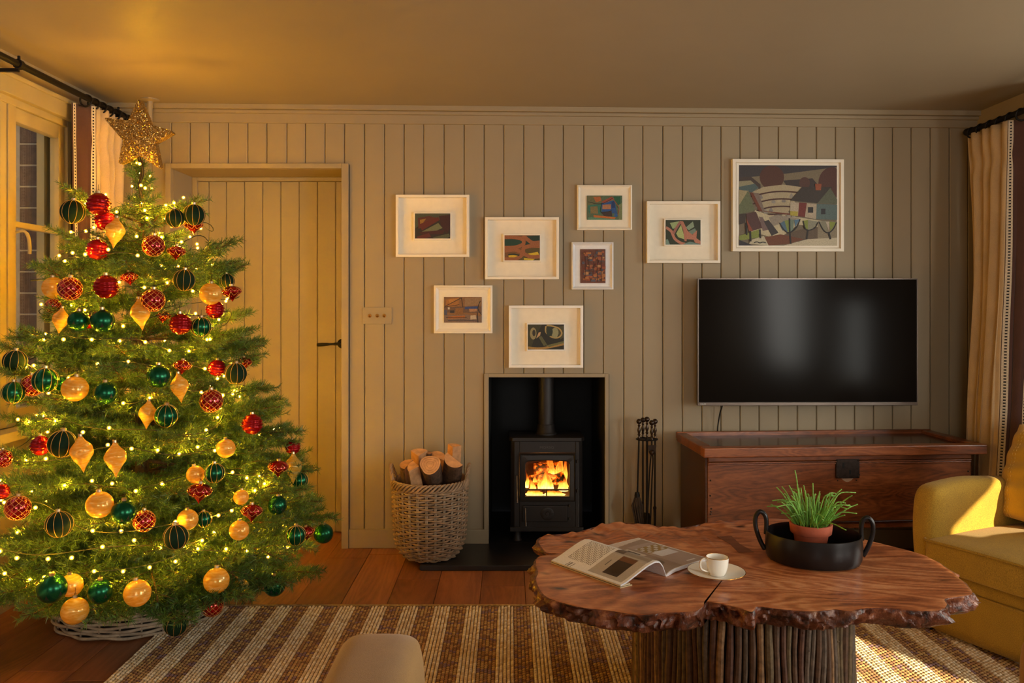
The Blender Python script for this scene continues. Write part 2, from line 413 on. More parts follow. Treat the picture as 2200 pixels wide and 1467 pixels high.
m.box(RX0+.002, RX1-.002, 0, .65, 0, .025)
tag(m.build('hearth_slab', SLATE, None, bevel=.003), 'low black slate hearth slab under the stove', 'hearth')

# left wall with the casement window
wl = struct('wall_left', 'painted wall with the casement window')
wy0, wy1, wz0, wz1 = -2.5, 3.83-D0, .75, 2.13
m = MB(); m.box(XL-.12, XL, wy1, .02, 0, 2.42); m.box(XL-.12, XL, YB, wy0, 0, 2.42); m.box(XL-.12, XL, wy0, wy1, 0, wz0); m.box(XL-.12, XL, wy0, wy1, wz1, 2.42)
m.build('wall_face', PAINT, wl)
w1 = struct('window_1', 'cream painted casement window with one glazing bar')
def wbox(name, y0, y1, z0, z1, x0, x1, bev=.003, mat=None, par=None):
    m = MB(); m.box(x0, x1, y0, y1, z0, z1); return m.build(name, mat or WINP, par or w1, bevel=bev)
dY = lambda px, X=XL: -X*F/(CX-px)-D0            # y of a pixel column on the plane x=X
# outer casing on the wall face
wbox('casing', wy1, wy1+.075, wz0-.05, wz1+.07, XL-.02, XL+.022)
wbox('casing', wy0-.07, wy1, wz1-.005, wz1+.07, XL-.02, XL+.022)
wbox('casing_bead', wy0-.07, wy1+.08, wz1+.065, wz1+.085, XL-.02, XL+.03)
wbox('sill', wy0-.08, wy1+.08, wz0-.04, wz0, XL-.1, XL+.08)
# fixed frame
wbox('frame_jamb', wy1-.035, wy1, wz0, wz1, XL-.09, XL-.005)
wbox('frame_head', wy0, wy1-.035, wz1-.035, wz1, XL-.09, XL-.005)
# casement sash: stiles and rails round the glass
ys = [dY(24, XL-.03), wy1-.035]
sz0, sz1 = wz0+.01, wz1-.035
wbox('stile', ys[1]-.05, ys[1]-.002, sz0, sz1, XL-.06, XL-.018)
wbox('rail', ys[0], ys[1]-.05, sz1-.06, sz1, XL-.06, XL-.018)
wbox('rail', ys[0], ys[1]-.05, sz0, sz0+.06, XL-.06, XL-.018)
wbox('glazing_bar', ys[0], ys[1]-.05, ZW(493, 3.66)-.013, ZW(493, 3.66)+.013, XL-.055, XL-.02)
wbox('mullion', ys[0]-.055, ys[0], wz0, sz1+.03, XL-.075, XL-.008)
wbox('mullion', ys[0]-.12, ys[0]-.058, wz0, sz1+.03, XL-.075, XL-.012)
for zz0, zz1 in ((sz0+.06, ZW(493, 3.66)-.013), (ZW(493, 3.66)+.013, sz1-.06)):
    wbox('pane', ys[0], ys[1]-.05, zz0, zz1, XL-.042, XL-.038, 0, GLASS)
    wbox('pane', wy0, ys[0]-.12, zz0, zz1, XL-.042, XL-.038, 0, GLASS)
hp = Vector((XL-.002, ys[0]-.012, ZW(520, 3.35)))
m = MB(); m.tube(smooth_pts([hp+Vector(q) for q in ((.0, 0, .045), (.03, .004, .05), (.042, .014, .03), (.045, .02, -.01), (.044, .022, -.045))], 5), [.006]*8+[.0075]*13, 10)
m.build('window_handle', WINP, w1, smooth='auto')
# what stands outside: painted timber reveal, then brickwork, then a dark yard wall
wo = struct('wall_outside', 'brick reveal seen through the casement window')
yo = -.42
m = MB(); m.box(XL-.36, XL-.12, yo+.0145, yo+.2, 0, 2.6); m.build('mortar', MORTAR, wo)
m = MB(); m.box(-2.205, XL-.1, yo-.012, yo+.1, .3, 2.5); m.build('timber_reveal', WINP, wo)
z = .62; k = 0
while z < 2.35:
    m = MB(); m.box(-2.30, -2.209, yo+.012, yo+.1, z, z+.094); m.build('brick', BRICKM, wo, bevel=.004); z += .1
m = MB(); m.box(-3.2, -3.1, -5, 3, 0, 3.2); m.build('yard_wall', BRICKM, wo)

# right wall: short boarded stub, then the window bay
wr = struct('wall_right', 'greige boarded wall beside the window bay')
m = MB(); m.box(XR+.02, XR+.16, -.68, .03, 0, 2.42); m.box(XR+.02, XR+.16, YB, -4.95, 0, 2.42); m.box(XR+.02, XR+.16, -4.95, -.68, 2.2, 2.42)
m.build('wall_face', PAINT, wr)
y = -.012
while y > -.66:
    m = MB(); a, b, c = y-.1, y-.002, .0035
    m.prism([(XR+.03, a), (XR+c, a), (XR, a+c), (XR, b-c), (XR+c, b), (XR+.03, b)], 0, 2.2, 'Z'); m.build('wall_board', PAINT, wr); y -= .1015
m = MB(); m.box(XR-.012, XR+.02, -.68, .0, 2.17, 2.32); m.build('frieze', PAINT, wr, bevel=.003)
m = MB(); m.box(XR, XR+.02, -4.95, -.68, 2.19, 2.42); m.build('bay_header', PAINT, wr)
by = struct('wall_bay', 'painted walls of the window bay')
BX = 3.0
m = MB(); m.box(XR+.16, BX, -.68, -.6, 0, 2.42); m.box(XR+.16, BX, -5.03, -4.95, 0, 2.42)
m.box(BX, BX+.1, -5.03, -.6, 0, .6); m.box(BX, BX+.1, -5.03, -.6, 2.08, 2.42); m.box(BX, BX+.1, -5.03, -4.8, .6, 2.08); m.box(BX, BX+.1, -3.96, -3.4, .6, 2.08); m.box(BX, BX+.1, -2.62, -1.72, .6, 2.08); m.box(BX, BX+.1, -1.2, -.6, .6, 2.08); m.box(BX, BX+.1, -4.8, -3.96, 1.74, 2.08)  # unseen pier and lowered head shaped to keep sun off the back wall
m.build('wall_face', PAINT, by)
for nm, ya, yb_, n in (('window_2', -1.72, -1.2, 1), ('window_3', -4.8, -3.96, 1), ('window_added', -3.4, -2.62, 1)):  # last one is unseen, added to let sun onto the armchair seat
    w2 = struct(nm, 'bay window of the side wall')
    wd_ = (yb_-ya)/n
    for k in range(n+1):
        yy = ya+wd_*k; wbox('mullion', max(ya, yy-.02), min(yb_, yy+.02), .6, 1.74 if nm == 'window_3' else 2.08, BX+.02, BX+.08, .003, WINP, w2)
    hd = 1.74 if nm == 'window_3' else 2.08
    wbox('rail', ya, yb_, .6, .65, BX+.02, BX+.08, .003, WINP, w2); wbox('rail', ya, yb_, hd-.05, hd, BX+.02, BX+.08, .003, WINP, w2)
    for k in range(n): wbox('pane', ya+wd_*k+.02, ya+wd_*(k+1)-.02, .65, hd-.05, BX+.045, BX+.05, 0, GLASS, w2)
    wbox('sill', ya-.05, yb_+.05, .56, .6, BX-.12, BX+.05, .003, WINP, w2)
m = MB(); m.box(BX+.005, BX+.012, -3.38, -2.64, 1.3, 2.07); m.build('blind_added', LINEN, w2)  # unseen, added to cut that window's sun before it reaches the chest
# rear wall (only ever seen reflected)
m = MB(); m.box(XL-.2, -.65, YB-.1, YB, 0, 2.42); m.box(1.15, 3.2, YB-.1, YB, 0, 2.42); m.box(-.65, 1.15, YB-.1, YB, 0, .85); m.box(-.65, 1.15, YB-.1, YB, 2.15, 2.42)
o = m.build('wall_rear', PAINT); o['kind'] = 'structure'
w5 = struct('window_5', 'window behind the viewer')
for xx_ in (-.65, .23, 1.11): wbox('mullion', YB-.07, YB-.02, .85, 2.15, xx_, xx_+.04, .003, WINP, w5)
for zz_ in (.85, 2.1): wbox('rail', YB-.07, YB-.02, zz_, zz_+.05, -.61, 1.11, .003, WINP, w5)
for xx_ in (-.61, .27): wbox('pane', YB-.05, YB-.045, .9, 2.1, xx_, xx_+.84, 0, GLASS, w5)

# ceiling pipe in the corner behind the star
p = W(322, 214, 4.08)
t = thing('ceiling_pipe', 'painted pipe with round ceiling flange behind the star', 'pipe', (p.x, p.y, 0))
m = MB(); zt = ZC(p.x)
m.lathe([(.012, zt-.012), (.045, zt-.006), (.045, zt+.004), (0, zt+.004)], 28); m.build('flange', PAINT, t, smooth='auto')
m = MB(); m.tube([(0, 0, zt), (-.004, .0, zt-.25)], .014, 14); m.build('pipe', PAINT, t, smooth='auto')

# ================================================================== CURTAINS AND POLES
def pole(name, label, X, z, y0, y1, fin, brackets, wallx):
    t = thing(name, label, 'curtain pole', (X, y0, z), 0, 'black iron curtain poles')
    m = MB(); m.tube([(0, 0, 0), (0, y1-y0, 0)], .0135, 14); m.build('rod', IRON, t, smooth='auto')
    s = 1 if fin > y0 else -1
    m = MB(); M = Matrix.Translation((0, fin-y0, 0)) @ Matrix.Rotation(-PI/2, 4, 'X')
    m.lathe([(0, .02), (.014, .016), (.019, .004), (.019, -.008), (.013, -.02), (.0, -.021)], 18, M=M); m.build('finial', IRON, t, smooth='auto')
    for yb in brackets:
        m = MB(); sx = 1 if wallx > X else -1; dx = abs(wallx-X)
        m.box(min(0, sx*dx), max(0, sx*dx), yb-y0-.007, yb-y0+.007, -.03, -.016); m.box(sx*dx-.006*(sx > 0), sx*dx+.006*(sx < 0), yb-y0-.035, yb-y0+.035, -.06, .02)
        m.tube([(.0, yb-y0-.012, 0), (0, yb-y0+.012, 0)], .02, 12); m.tube([(0, yb-y0, 0), (0, yb-y0, .034)], .006, 8)
        m.build('bracket', IRON, t, bevel=.002)
    return t
PX, PZl = -1.955, 2.218
pole('curtain_pole', 'black iron curtain pole over the casement window', PX, PZl, -2.6, -.06, -.055, [-.98, -.16, -2.4], XL)
RXp, PZr = 2.335, 2.142
pole('curtain_pole', 'black iron curtain pole with ball end above the TV-side curtain', RXp, PZr, -3.4, -.09, -.085, [-.62, -3.2], XR)

def curtain(label, X, z, ya, yb, nf, side, lean):
    """hangs from y=ya (edge with the border, towards the window) to y=yb; side=+1 when the room lies towards +x"""
    t = thing('curtain', label, 'curtain', (X, ya, 0), 0, 'pleated linen curtains')
    H = z-.045
    L = yb-ya
    def S(u, zz):
        k = (H-zz)/H                                   # 0 at the top
        pin = math.exp(-((k-.065)/.02)**2)             # pinch under the heading
        amp = (.024+.032*min(1, k*1.6))*(1-.6*pin)*min(1, .1+max(0, u-.1)*4.5)
        ph = 2*PI*nf*u
        w = math.sin(ph)+.28*math.sin(2*ph+1+k*1.5)+.18*math.sin(ph*.5+k*2)
        wide = 1-.16*math.exp(-((k-.3)/.3)**2)
        y = L*(u-.0)*wide+.25*L/nf*math.sin(2*ph)*.35*min(1, k*3)
        return Vector((side*(amp*w*.8+.012)+lean(u, k), y+.006*math.sin(9*zz+u*20)*k, zz))
    B0 = .20                                             # share of the width taken by the border
    f = lambda u, v: S(B0+(1-B0)*u, H*(1-v)+.02)
    m = MB(); m.grid(f, 110, 60); m.build('cloth', LINEN, t, smooth=True, solid=.003)
    m = MB(); m.grid(lambda u, v: S(B0*u*.999, H*(1-v)+.02)+Vector((side*.0005, 0, 0)), 16, 60); m.build('border', BROWNB, t, smooth=True, solid=.003)
    dark, pale = rgb(30, 24, 24), rgb(222, 206, 180)
    for u0 in (.010, B0-.024):
        m = MB()
        nz = 300
        for k in range(nz):
            z0, z1 = H+.02-H*k/nz, H+.02-H*(k+1)/nz
            for (a, b, c) in ((u0, u0+.007, pale), (u0+.007, u0+.015, dark if k % 2 else pale), (u0+.015, u0+.022, pale)):
                m.cc = c; q = [S(a, z0), S(b, z0), S(b, z1), S(a, z1)]
                tu = q[1]-q[0]; nn = Vector((tu.y, -tu.x, 0)).normalized(); nn = nn if nn.x*side-nn.y > 0 else -nn
                m.add([p_+nn*.0032 for p_ in q], [(0, 1, 2, 3)])
        m.build('braid', PRINT, t, color=True, smooth=True)
    for k in range(nf+1):
        u = min(.985, (k+.12)/nf*.97); yy = S(u, H).y
        m = MB(); ring = [(.027*math.cos(a)+.0, yy+.004*math.sin(a*2), z-.014+.027*math.sin(a)) for a in np.linspace(0, 2*PI, 21)[:-1]]
        m.tube(ring, .0042, 7, closed=True); m.tube([(0, yy, z-.04), (S(u, H).x*.6, yy, H+.01)], .002, 6); m.build('ring', IRON, t, smooth=True)
    return t
curtain('pleated linen curtain with brown braided border behind the christmas tree', PX, PZl, dY(190, PX)-.03, -.10, 5, 1, lambda u, k: -.075*max(0, .2-u)/.2+.02*k)
curtain('pleated linen curtain with brown braided border between chest and armchair', RXp, PZr, -.53, -.10, 5, -1, lambda u, k: -.005-.085*k*(1-u)+.02*k*u+.10*max(0, .2-u)/.2)
# ================================================================== CHRISTMAS TREE
TX, TY = XW(304, 3.35), 3.35-D0
def RAD(z):
    return float(np.interp(z, [.05, .15, .42, .73, .845, 1.0, 1.15, 1.42, 1.56, 1.675, 1.80, 1.88], [.60, .70, .78, .65, .57, .51, .47, .41, .33, .27, .07, .03]))
def needle_mat():
    s = N('fir needles'); v = s.coord(); f = s.noise(v, 7, 3); g = s.noise(v, 190, 2)
    c = s.ramp(s.mix(.5, f, g), [(.3, rgb(32, 58, 22)), (.5, rgb(62, 96, 36)), (.72, rgb(116, 142, 60))])
    s.base(c); s.set(Roughness=.42); s.b.inputs['Specular IOR Level'].default_value = .45
    MATS['needles'] = s.m; return s.m
NEED = needle_mat(); BRK = simple('fir bark', rgb(84, 62, 36), .85, var=.4, scale=60, bump=.6)

def rand_perp(T, n):
    a = np.random.normal(size=(n, 3)); a -= (a*T).sum(1, keepdims=True)*T
    return a/np.linalg.norm(a, axis=1, keepdims=True)
def make_branch(parent, origin, az, L, e0, e1, name='branch', dens=800):
    """one bough: bent axis, side twigs in a flat spray, short twigs on those, needles all along"""
    polys = []          # list of (points array, radius0)
    n = 12
    p = np.array(origin, float); P = [p.copy()]
    for k in range(n):
        t = k/(n-1); e = e0+(e1-e0)*t**1.3
        d = np.array([math.cos(az)*math.cos(e), math.sin(az)*math.cos(e), math.sin(e)])
        p = p+d*L/n; P.append(p.copy())
    P = np.array(P); polys.append((P, .0055+.006*L, .12))
    side = np.array([-math.sin(az), math.cos(az), 0]); up = np.array([0, 0, 1.])
    s = .16*L+random.random()*.02; sg = random.choice((-1, 1))
    def at(Q, f):
        x = f*(len(Q)-1); i = min(int(x), len(Q)-2); return Q[i]+(Q[i+1]-Q[i])*(x-i), (Q[i+1]-Q[i])/np.linalg.norm(Q[i+1]-Q[i])
    def twig(q, d, l, drop, bend):
        pts = [q.copy()]; dd = d.copy()
        for k in range(5):
            dd = dd+bend*.12-up*drop*.06; dd /= np.linalg.norm(dd); pts.append(pts[-1]+dd*l/5)
        return np.array(pts)
    while s < L*.985:
        q, T = at(P, s/L)
        l = (.50*(L-s)+.05)*random.uniform(.75, 1.1); l = min(l, .30)
        ang = math.radians(random.uniform(42, 60))
        d = T*math.cos(ang)+side*sg*math.sin(ang)+up*random.uniform(-.16, .22); d /= np.linalg.norm(d)
        tw = twig(q, d, l, random.uniform(-.5, .9), T); polys.append((tw, .0022+.006*l, 0))
        if l > .10:
            ss = .035; g2 = random.choice((-1, 1))
            while ss < l*.9:
                q2, T2 = at(tw, ss/l); sd = np.cross(up, T2); sd /= np.linalg.norm(sd)+1e-9
                a2 = math.radians(random.uniform(38, 55)); d2 = T2*math.cos(a2)+sd*g2*math.sin(a2)+up*random.uniform(-.25, .3); d2 /= np.linalg.norm(d2)
                polys.append((twig(q2, d2, min(.11, .42*(l-ss)+.035), random.uniform(-.3, .8), T2), .0016, 0)); g2 = -g2; ss += random.uniform(.03, .045)
        sg = -sg; s += random.uniform(.018, .032)
    # needles
    V = []; 
    for Q, r0, skip in polys:
        seg = np.diff(Q, axis=0); ln = np.linalg.norm(seg, axis=1); tot = ln.sum()
        m = int(tot*dens*(1-skip))
        if m < 3: continue
        u = np.random.uniform(skip, 1.0, m)*(len(Q)-1); i = np.minimum(u.astype(int), len(Q)-2); f = (u-i)[:, None]
        B = Q[i]+seg[i]*f; T = seg[i]/ln[i][:, None]
        R = rand_perp(T, m); R[:, 2] += .35; R -= (R*T).sum(1, keepdims=True)*T; R /= np.linalg.norm(R, axis=1, keepdims=True)
        fw = np.random.uniform(.35, .85, m)[:, None]; D = T*fw+R*np.sqrt(1-np.minimum(fw, .9)**2); D /= np.linalg.norm(D, axis=1, keepdims=True)
        ll = np.random.uniform(.016, .029, m)[:, None]; S = np.cross(D, np.random.normal(size=(m, 3))); S /= np.linalg.norm(S, axis=1, keepdims=True)
        w = .0013
        V.append(np.stack([B-S*w, B+S*w, B+D*ll+S*w*.35, B+D*ll-S*w*.35], 1).reshape(-1, 3))
    V = np.concatenate(V); nq = len(V)//4
    mb = MB()
    for Q, r0, skip in polys:
        mb.tube(Q, list(np.linspace(r0, r0*.35, len(Q))), 4, cap=False)
    wv = np.array(mb.v); wf = np.array(mb.f)
    verts = np.concatenate([V, wv]); faces = np.concatenate([np.arange(nq*4).reshape(-1, 4), wf+len(V)])
    me = bpy.data.meshes.new(name); me.vertices.add(len(verts)); me.vertices.foreach_set('co', verts.astype(np.float32).ravel())
    me.loops.add(faces.size); me.loops.foreach_set('vertex_index', faces.astype(np.int32).ravel())
    me.polygons.add(len(faces)); me.polygons.foreach_set('loop_start', np.arange(0, faces.size, 4, dtype=np.int32))
    mi = np.zeros(len(faces), np.int32); mi[nq:] = 1
    me.materials.append(NEED); me.materials.append(BRK); me.polygons.foreach_set('material_index', mi); me.update(calc_edges=True)
    o = bpy.data.objects.new(name, me); COL.objects.link(o); o.parent = parent
    return nq

tree = thing('christmas_tree', 'tall real fir christmas tree in the corner by the door, hung with lights and baubles', 'christmas tree', (TX, TY, 0))
m = MB(); m.tube([(0, 0, .04), (.004, 0, .5), (-.004, 0, 1.1), (.0, 0, 1.6), (0, 0, 1.86)], [.036, .03, .02, .011, .006], 10); m.build('trunk', BRK, tree, smooth='auto')
def lim(az, L):
    """keep boughs off the side wall, the curtain and the back wall"""
    c, s = math.cos(az), math.sin(az)
    if c < 0: L = min(L, (TX+1.90)/-c)
    if s > 0: L = min(L, (-TY-.10)/s)
    return max(L, .2)
NQ = 0
zs = [.29, .38, .47, .56, .65, .74, .83, .92, 1.01, 1.11, 1.24, 1.37]; ROT = .3
for wi, z0 in enumerate(zs):
    t = (z0-.2)/1.42
    nb = int(round(9-3.4*t)) if z0 < 1.05 else 5; ROT += 2.4
    for b in range(nb):
        az = ROT+2*PI*b/nb+random.uniform(-.22, .22)
        e0 = math.radians(-6+34*t+random.uniform(-5, 5)); e1 = math.radians(4+26*t+random.uniform(-8, 8))
        ztip = z0+math.sin((e0+e1)/2)*RAD(z0)*.9
        L = RAD(ztip)*random.uniform(.88, 1.06)/max(.7, math.cos((e0+e1)/2))
        front = math.cos(az+PI/2)                      # 1 when pointing to the room
        back = math.sin(az) > .55
        L = lim(az, L)
        if L < .22: L = .22
        NQ += make_branch(tree, (0, 0, z0), az, L, e0, e1, dens=420 if back else 780)
# low skirts of boughs that dip over the basket, and the short leader twigs
for b in range(11):
    az = -PI*.5+(b-5)*.42+random.uniform(-.1, .1)
    NQ += make_branch(tree, (0, 0, .24+.02*(b % 3)), az, lim(az, random.uniform(.60, .74)), math.radians(12), math.radians(-14), dens=760)
for k in range(12):
    az = k*2.4; NQ += make_branch(tree, (0, 0, 1.58+k*.022), az, .035 if k % 3 else .07, math.radians(50), math.radians(70), dens=1500)
# boughs whose tips show against the wall, door and window in the photograph: (tip px, depth, root height)
for px, py, d, z0 in ((437, 428, 3.35, 1.60), (137, 402, 3.22, 1.60), (300, 432, 3.1, 1.62), (345, 455, 3.25, 1.55), (215, 505, 3.05, 1.45), (385, 545, 3.15, 1.42), (270, 560, 2.92, 1.40), (400, 500, 3.3, 1.50), (70, 568, 3.18, 1.42), (190, 440, 3.3, 1.56), (514, 560, 3.3, 1.36), (495, 578, 3.35, 1.33), (108, 640, 3.05, 1.25),
                      (556, 742, 3.25, 1.05), (545, 707, 3.4, 1.12), (30, 722, 3.02, 1.10), (8, 745, 3.0, 1.04), (604, 872, 3.2, .84), (648, 925, 3.3, .78), (715, 1108, 3.3, .44), (688, 1075, 3.4, .5), (688, 1228, 3.2, .26), (668, 1010, 3.3, .62),
                      (70, 1318, 2.62, .30), (250, 1330, 2.62, .28), (390, 1335, 2.68, .28), (515, 1280, 2.78, .28), (20, 1270, 2.7, .3), (610, 1250, 3.0, .28), (450, 1300, 2.75, .3), (150, 640, 3.0, 1.28)):
    q = W(px, py, d); v = q-Vector((TX, TY, z0)); h = math.hypot(v.x, v.y); az = math.atan2(v.y, v.x); e = math.atan2(v.z, h)
    NQ += make_branch(tree, (0, 0, z0), az, v.length, e-.10, e+.12, dens=780)
print('needles', NQ)

# ---------------------------------------------------------------- lights
def surf(px, py, k=.97):
    """point where the sight line of a pixel first meets the tree's outline (scaled by k), or its closest approach to the stem"""
    best = None
    for d in np.arange(2.4, 3.5, .01):
        p = W(px, py, d); r = math.hypot(p.x-TX, p.y-TY)
        if r <= RAD(p.z)*k: return p
        if best is None or r < best[0]: best = (r, p)
    return best[1]
BULB = emit('warm fairy light core', (1, .54, .025, 1), 1800)
def bulb_shell():
    s = N('amber bulb shell'); t = s.n('ShaderNodeBsdfTransparent'); t.inputs[0].default_value = (1, .86, .5, 1)
    e_ = s.n('ShaderNodeEmission'); e_.inputs[0].default_value = (1, .46, .05, 1); e_.inputs[1].default_value = 3.0
    m = s.n('ShaderNodeMixShader'); m.inputs[0].default_value = .4; s.l(t.outputs[0], m.inputs[1]); s.l(e_.outputs[0], m.inputs[2]); s.l(m.outputs[0], s.out.inputs[0]); return s.m
SHELL = bulb_shell()
sl = thing('string_lights', 'dark cable of warm fairy lights wound round the christmas tree', 'string lights', (TX, TY, 0))
cable = []; bulbs = []
z = 1.70; a = 0.4
while z > .30:
    R = RAD(z)*(.80+.10*math.sin(a*2.3)+.05*math.sin(a*5.1)); c, s = math.cos(a), math.sin(a)
    if c < 0: R = min(R, (TX+1.86)/-c)
    if s > 0: R = min(R, (-TY-.16)/s)
    cable.append(Vector((R*c, R*s, z+.022*math.sin(a*3.7)+.012*math.sin(a*8.3)-.01*R)))
    st = .028/max(R, .10); a += st; z -= .100*st/(2*PI)*(1.0 if z > .5 else .95)
m = MB(); m.tube(cable, .0018, 4, cap=False); m.build('cable', simple('dark green cable', rgb(20, 28, 18), .6), sl, smooth=True)
bm = MB(); bm.ball((0, 0, 0), .0034, 6, 4); bm.mi = 1; bm.ball((0, 0, 0), .0072, 9, 6)
cand = cable[1::3]
keep = []
for i, p in enumerate(cand):
    out = Vector((p.x, p.y, 0)); out = out.normalized() if out.length > 1e-4 else Vector((0, -1, 0))
    if out.y > .25 and i % (2 if out.x > -.2 else 5): continue
    if out.x < -.7 and i % 3: continue
    keep.append(p+out*random.uniform(-.02, .06)*max(.0, -out.y)-out*.05*(1-max(0, -out.y))+Vector((0, 0, random.uniform(-.012, .016))))
random.shuffle(keep); keep = keep[:270]
for px, py in ((303, 398), (312, 404), (297, 440), (305, 437), (300, 352), (316, 468), (366, 466), (369, 486), (374, 436), (341, 452), (227, 418), (184, 437)): keep.append(W(px, py, 3.24)-Vector((TX, TY, 0)))
for px, py in ((322, 378), (288, 425), (330, 345), (352, 470), (300, 372), (318, 318), (288, 322), (306, 300), (296, 285), (312, 270), (303, 252), (309, 335), (294, 350), (326, 405), (284, 400)): keep.append(W(px, py, 3.46)-Vector((TX, TY, 0)))
# ---------------------------------------------------------------- star
def glitter(name, c1, c2):
    s = N(name); v = s.coord(); vo = s.n('ShaderNodeTexVoronoi'); vo.inputs['Scale'].default_value = 400; s.l(v, vo.inputs['Vector'])
    s.base(s.mix(vo.outputs['Color'], c1, c2)); s.set(Metallic=.95, Roughness=.28)
    sub = s.n('ShaderNodeVectorMath', operation='SUBTRACT'); sub.inputs[1].default_value = (.5, .5, .5); s.l(vo.outputs['Color'], sub.inputs[0])
    sc = s.n('ShaderNodeVectorMath', operation='SCALE'); sc.inputs['Scale'].default_value = 1.5; s.l(sub.outputs[0], sc.inputs[0])
    ge = s.n('ShaderNodeNewGeometry'); ad = s.n('ShaderNodeVectorMath', operation='ADD'); s.l(ge.outputs['Normal'], ad.inputs[0]); s.l(sc.outputs[0], ad.inputs[1])
    nm = s.n('ShaderNodeVectorMath', operation='NORMALIZE'); s.l(ad.outputs[0], nm.inputs[0]); s.l(nm.outputs[0], s.b.inputs['Normal'])
    return s.m
GLIT = glitter('gold glitter', rgb(104, 74, 34), rgb(220, 184, 112))
sd = 3.30
tip = [W(*q, sd) for q in ((303, 212), (377, 285), (348, 365), (258, 355), (226, 254))]
inn = [W(*q, sd) for q in ((326, 268), (337, 308), (304, 335), (268, 303), (279, 261))]
c = W(302, 294, sd)
st = thing('tree_topper', 'big gold glitter star on the tip of the christmas tree', 'star', (c.x, c.y, c.z-.14))
ring = []
for a_, b_ in zip(tip, inn): ring += [a_-Vector(st.location), b_-Vector(st.location)]
m = MB(); th = .018; nn = 10
rr = smooth = []
for i in range(10):
    a_, b_, z_ = ring[i], ring[(i+1) % 10], ring[i-1]
    if i % 2 == 0: rr += [a_.lerp(z_, .09), a_.lerp(b_, .09)]
    else: rr.append(a_)
cc = c-Vector(st.location); k = len(rr)
vs = [p+Vector((0, -th, 0)) for p in rr]+[p+Vector((.0, th, 0)) for p in rr]+[cc+Vector((0, -th-.008, 0)), cc+Vector((0, th+.008, 0))]
m.add(vs, [(2*k, (i+1) % k, i) for i in range(k)]+[(2*k+1, k+i, k+(i+1) % k) for i in range(k)]+[(i, (i+1) % k, k+(i+1) % k, k+i) for i in range(k)])
m.build('star_body', GLIT, st)
m = MB(); m.tube(smooth_pts([(.0, .006, .10), (-.006, .0, .06), (.004, .012, .0), (-.004, -.002, -.06), (.004, .0, -.10)], 6), .006, 8); m.build('stem_wire', IRON, st, smooth=True)

# ---------------------------------------------------------------- baubles (radius 1 models, scaled)
def satin(name, c, rough, metal, coat=0, em=0):
    return simple(name, c, rough, metal, var=.1, scale=6, **({'Coat Weight': coat} if coat else {}))
GREENV = simple('dark green velvet', rgb(6, 34, 14), .8, 0, var=.15, scale=8, **{'Specular IOR Level': .2})
GREENS = simple('satin green glass', rgb(14, 84, 52), .26, .75, var=.12, scale=3)
REDG = simple('red mercury glass', rgb(168, 12, 24), .09, .8, var=.15, scale=3, **{'Coat Weight': .6})
REDF = simple('frosted red glass', rgb(150, 6, 14), .2, .6, var=.12, scale=3)
GOLDL = simple('gold glitter line', rgb(226, 172, 92), .35, .8, var=.3, scale=60)
CAPG = simple('silver cap metal', rgb(190, 170, 140), .3, 1, var=.1)
PINT = simple('dark green print', rgb(6, 18, 10), .6)
def pearl():
    s = N('gold pearl glass'); v = s.coord((.7, .7, 4.5), (.45, .25, 0)); f = s.noise(v, 1.5, 3, .55, .8)
    col = s.ramp(f, [(.3, rgb(234, 178, 62)), (.52, rgb(248, 206, 96)), (.72, rgb(255, 236, 168))])
    s.base(col); s.set(Roughness=.2, Metallic=.25); s.b.inputs['Coat Weight'].default_value = .5
    tr = s.n('ShaderNodeBsdfTranslucent'); s.l(col, tr.inputs[0]); mx = s.n('ShaderNodeMixShader'); mx.inputs[0].default_value = .55
    s.l(s.b.outputs[0], mx.inputs[1]); s.l(tr.outputs[0], mx.inputs[2]); s.l(mx.outputs[0], s.out.inputs[0]); return s.m
PEARL = pearl()
def sph(lon, lat, r=1): return Vector((r*math.cos(lat)*math.cos(lon), r*math.cos(lat)*math.sin(lon), r*math.sin(lat)))
ONION = [(0, -1.0), (.06, -.9), (.2, -.72), (.5, -.45), (.82, -.22), (.99, -.02), (1.0, .12), (.9, .32), (.68, .5), (.42, .62), (.2, .68), (0, .69)]
TEAR = [(0, -1.75), (.07, -1.6), (.2, -1.3), (.4, -.95), (.68, -.55), (.9, -.15), (.99, .2), (.95, .5), (.78, .82), (.5, 1.12), (.28, 1.4), (.16, 1.62), (0, 1.68)]
def prof_at(prof, z): return float(np.interp(z, [p[1] for p in prof], [p[0] for p in prof]))
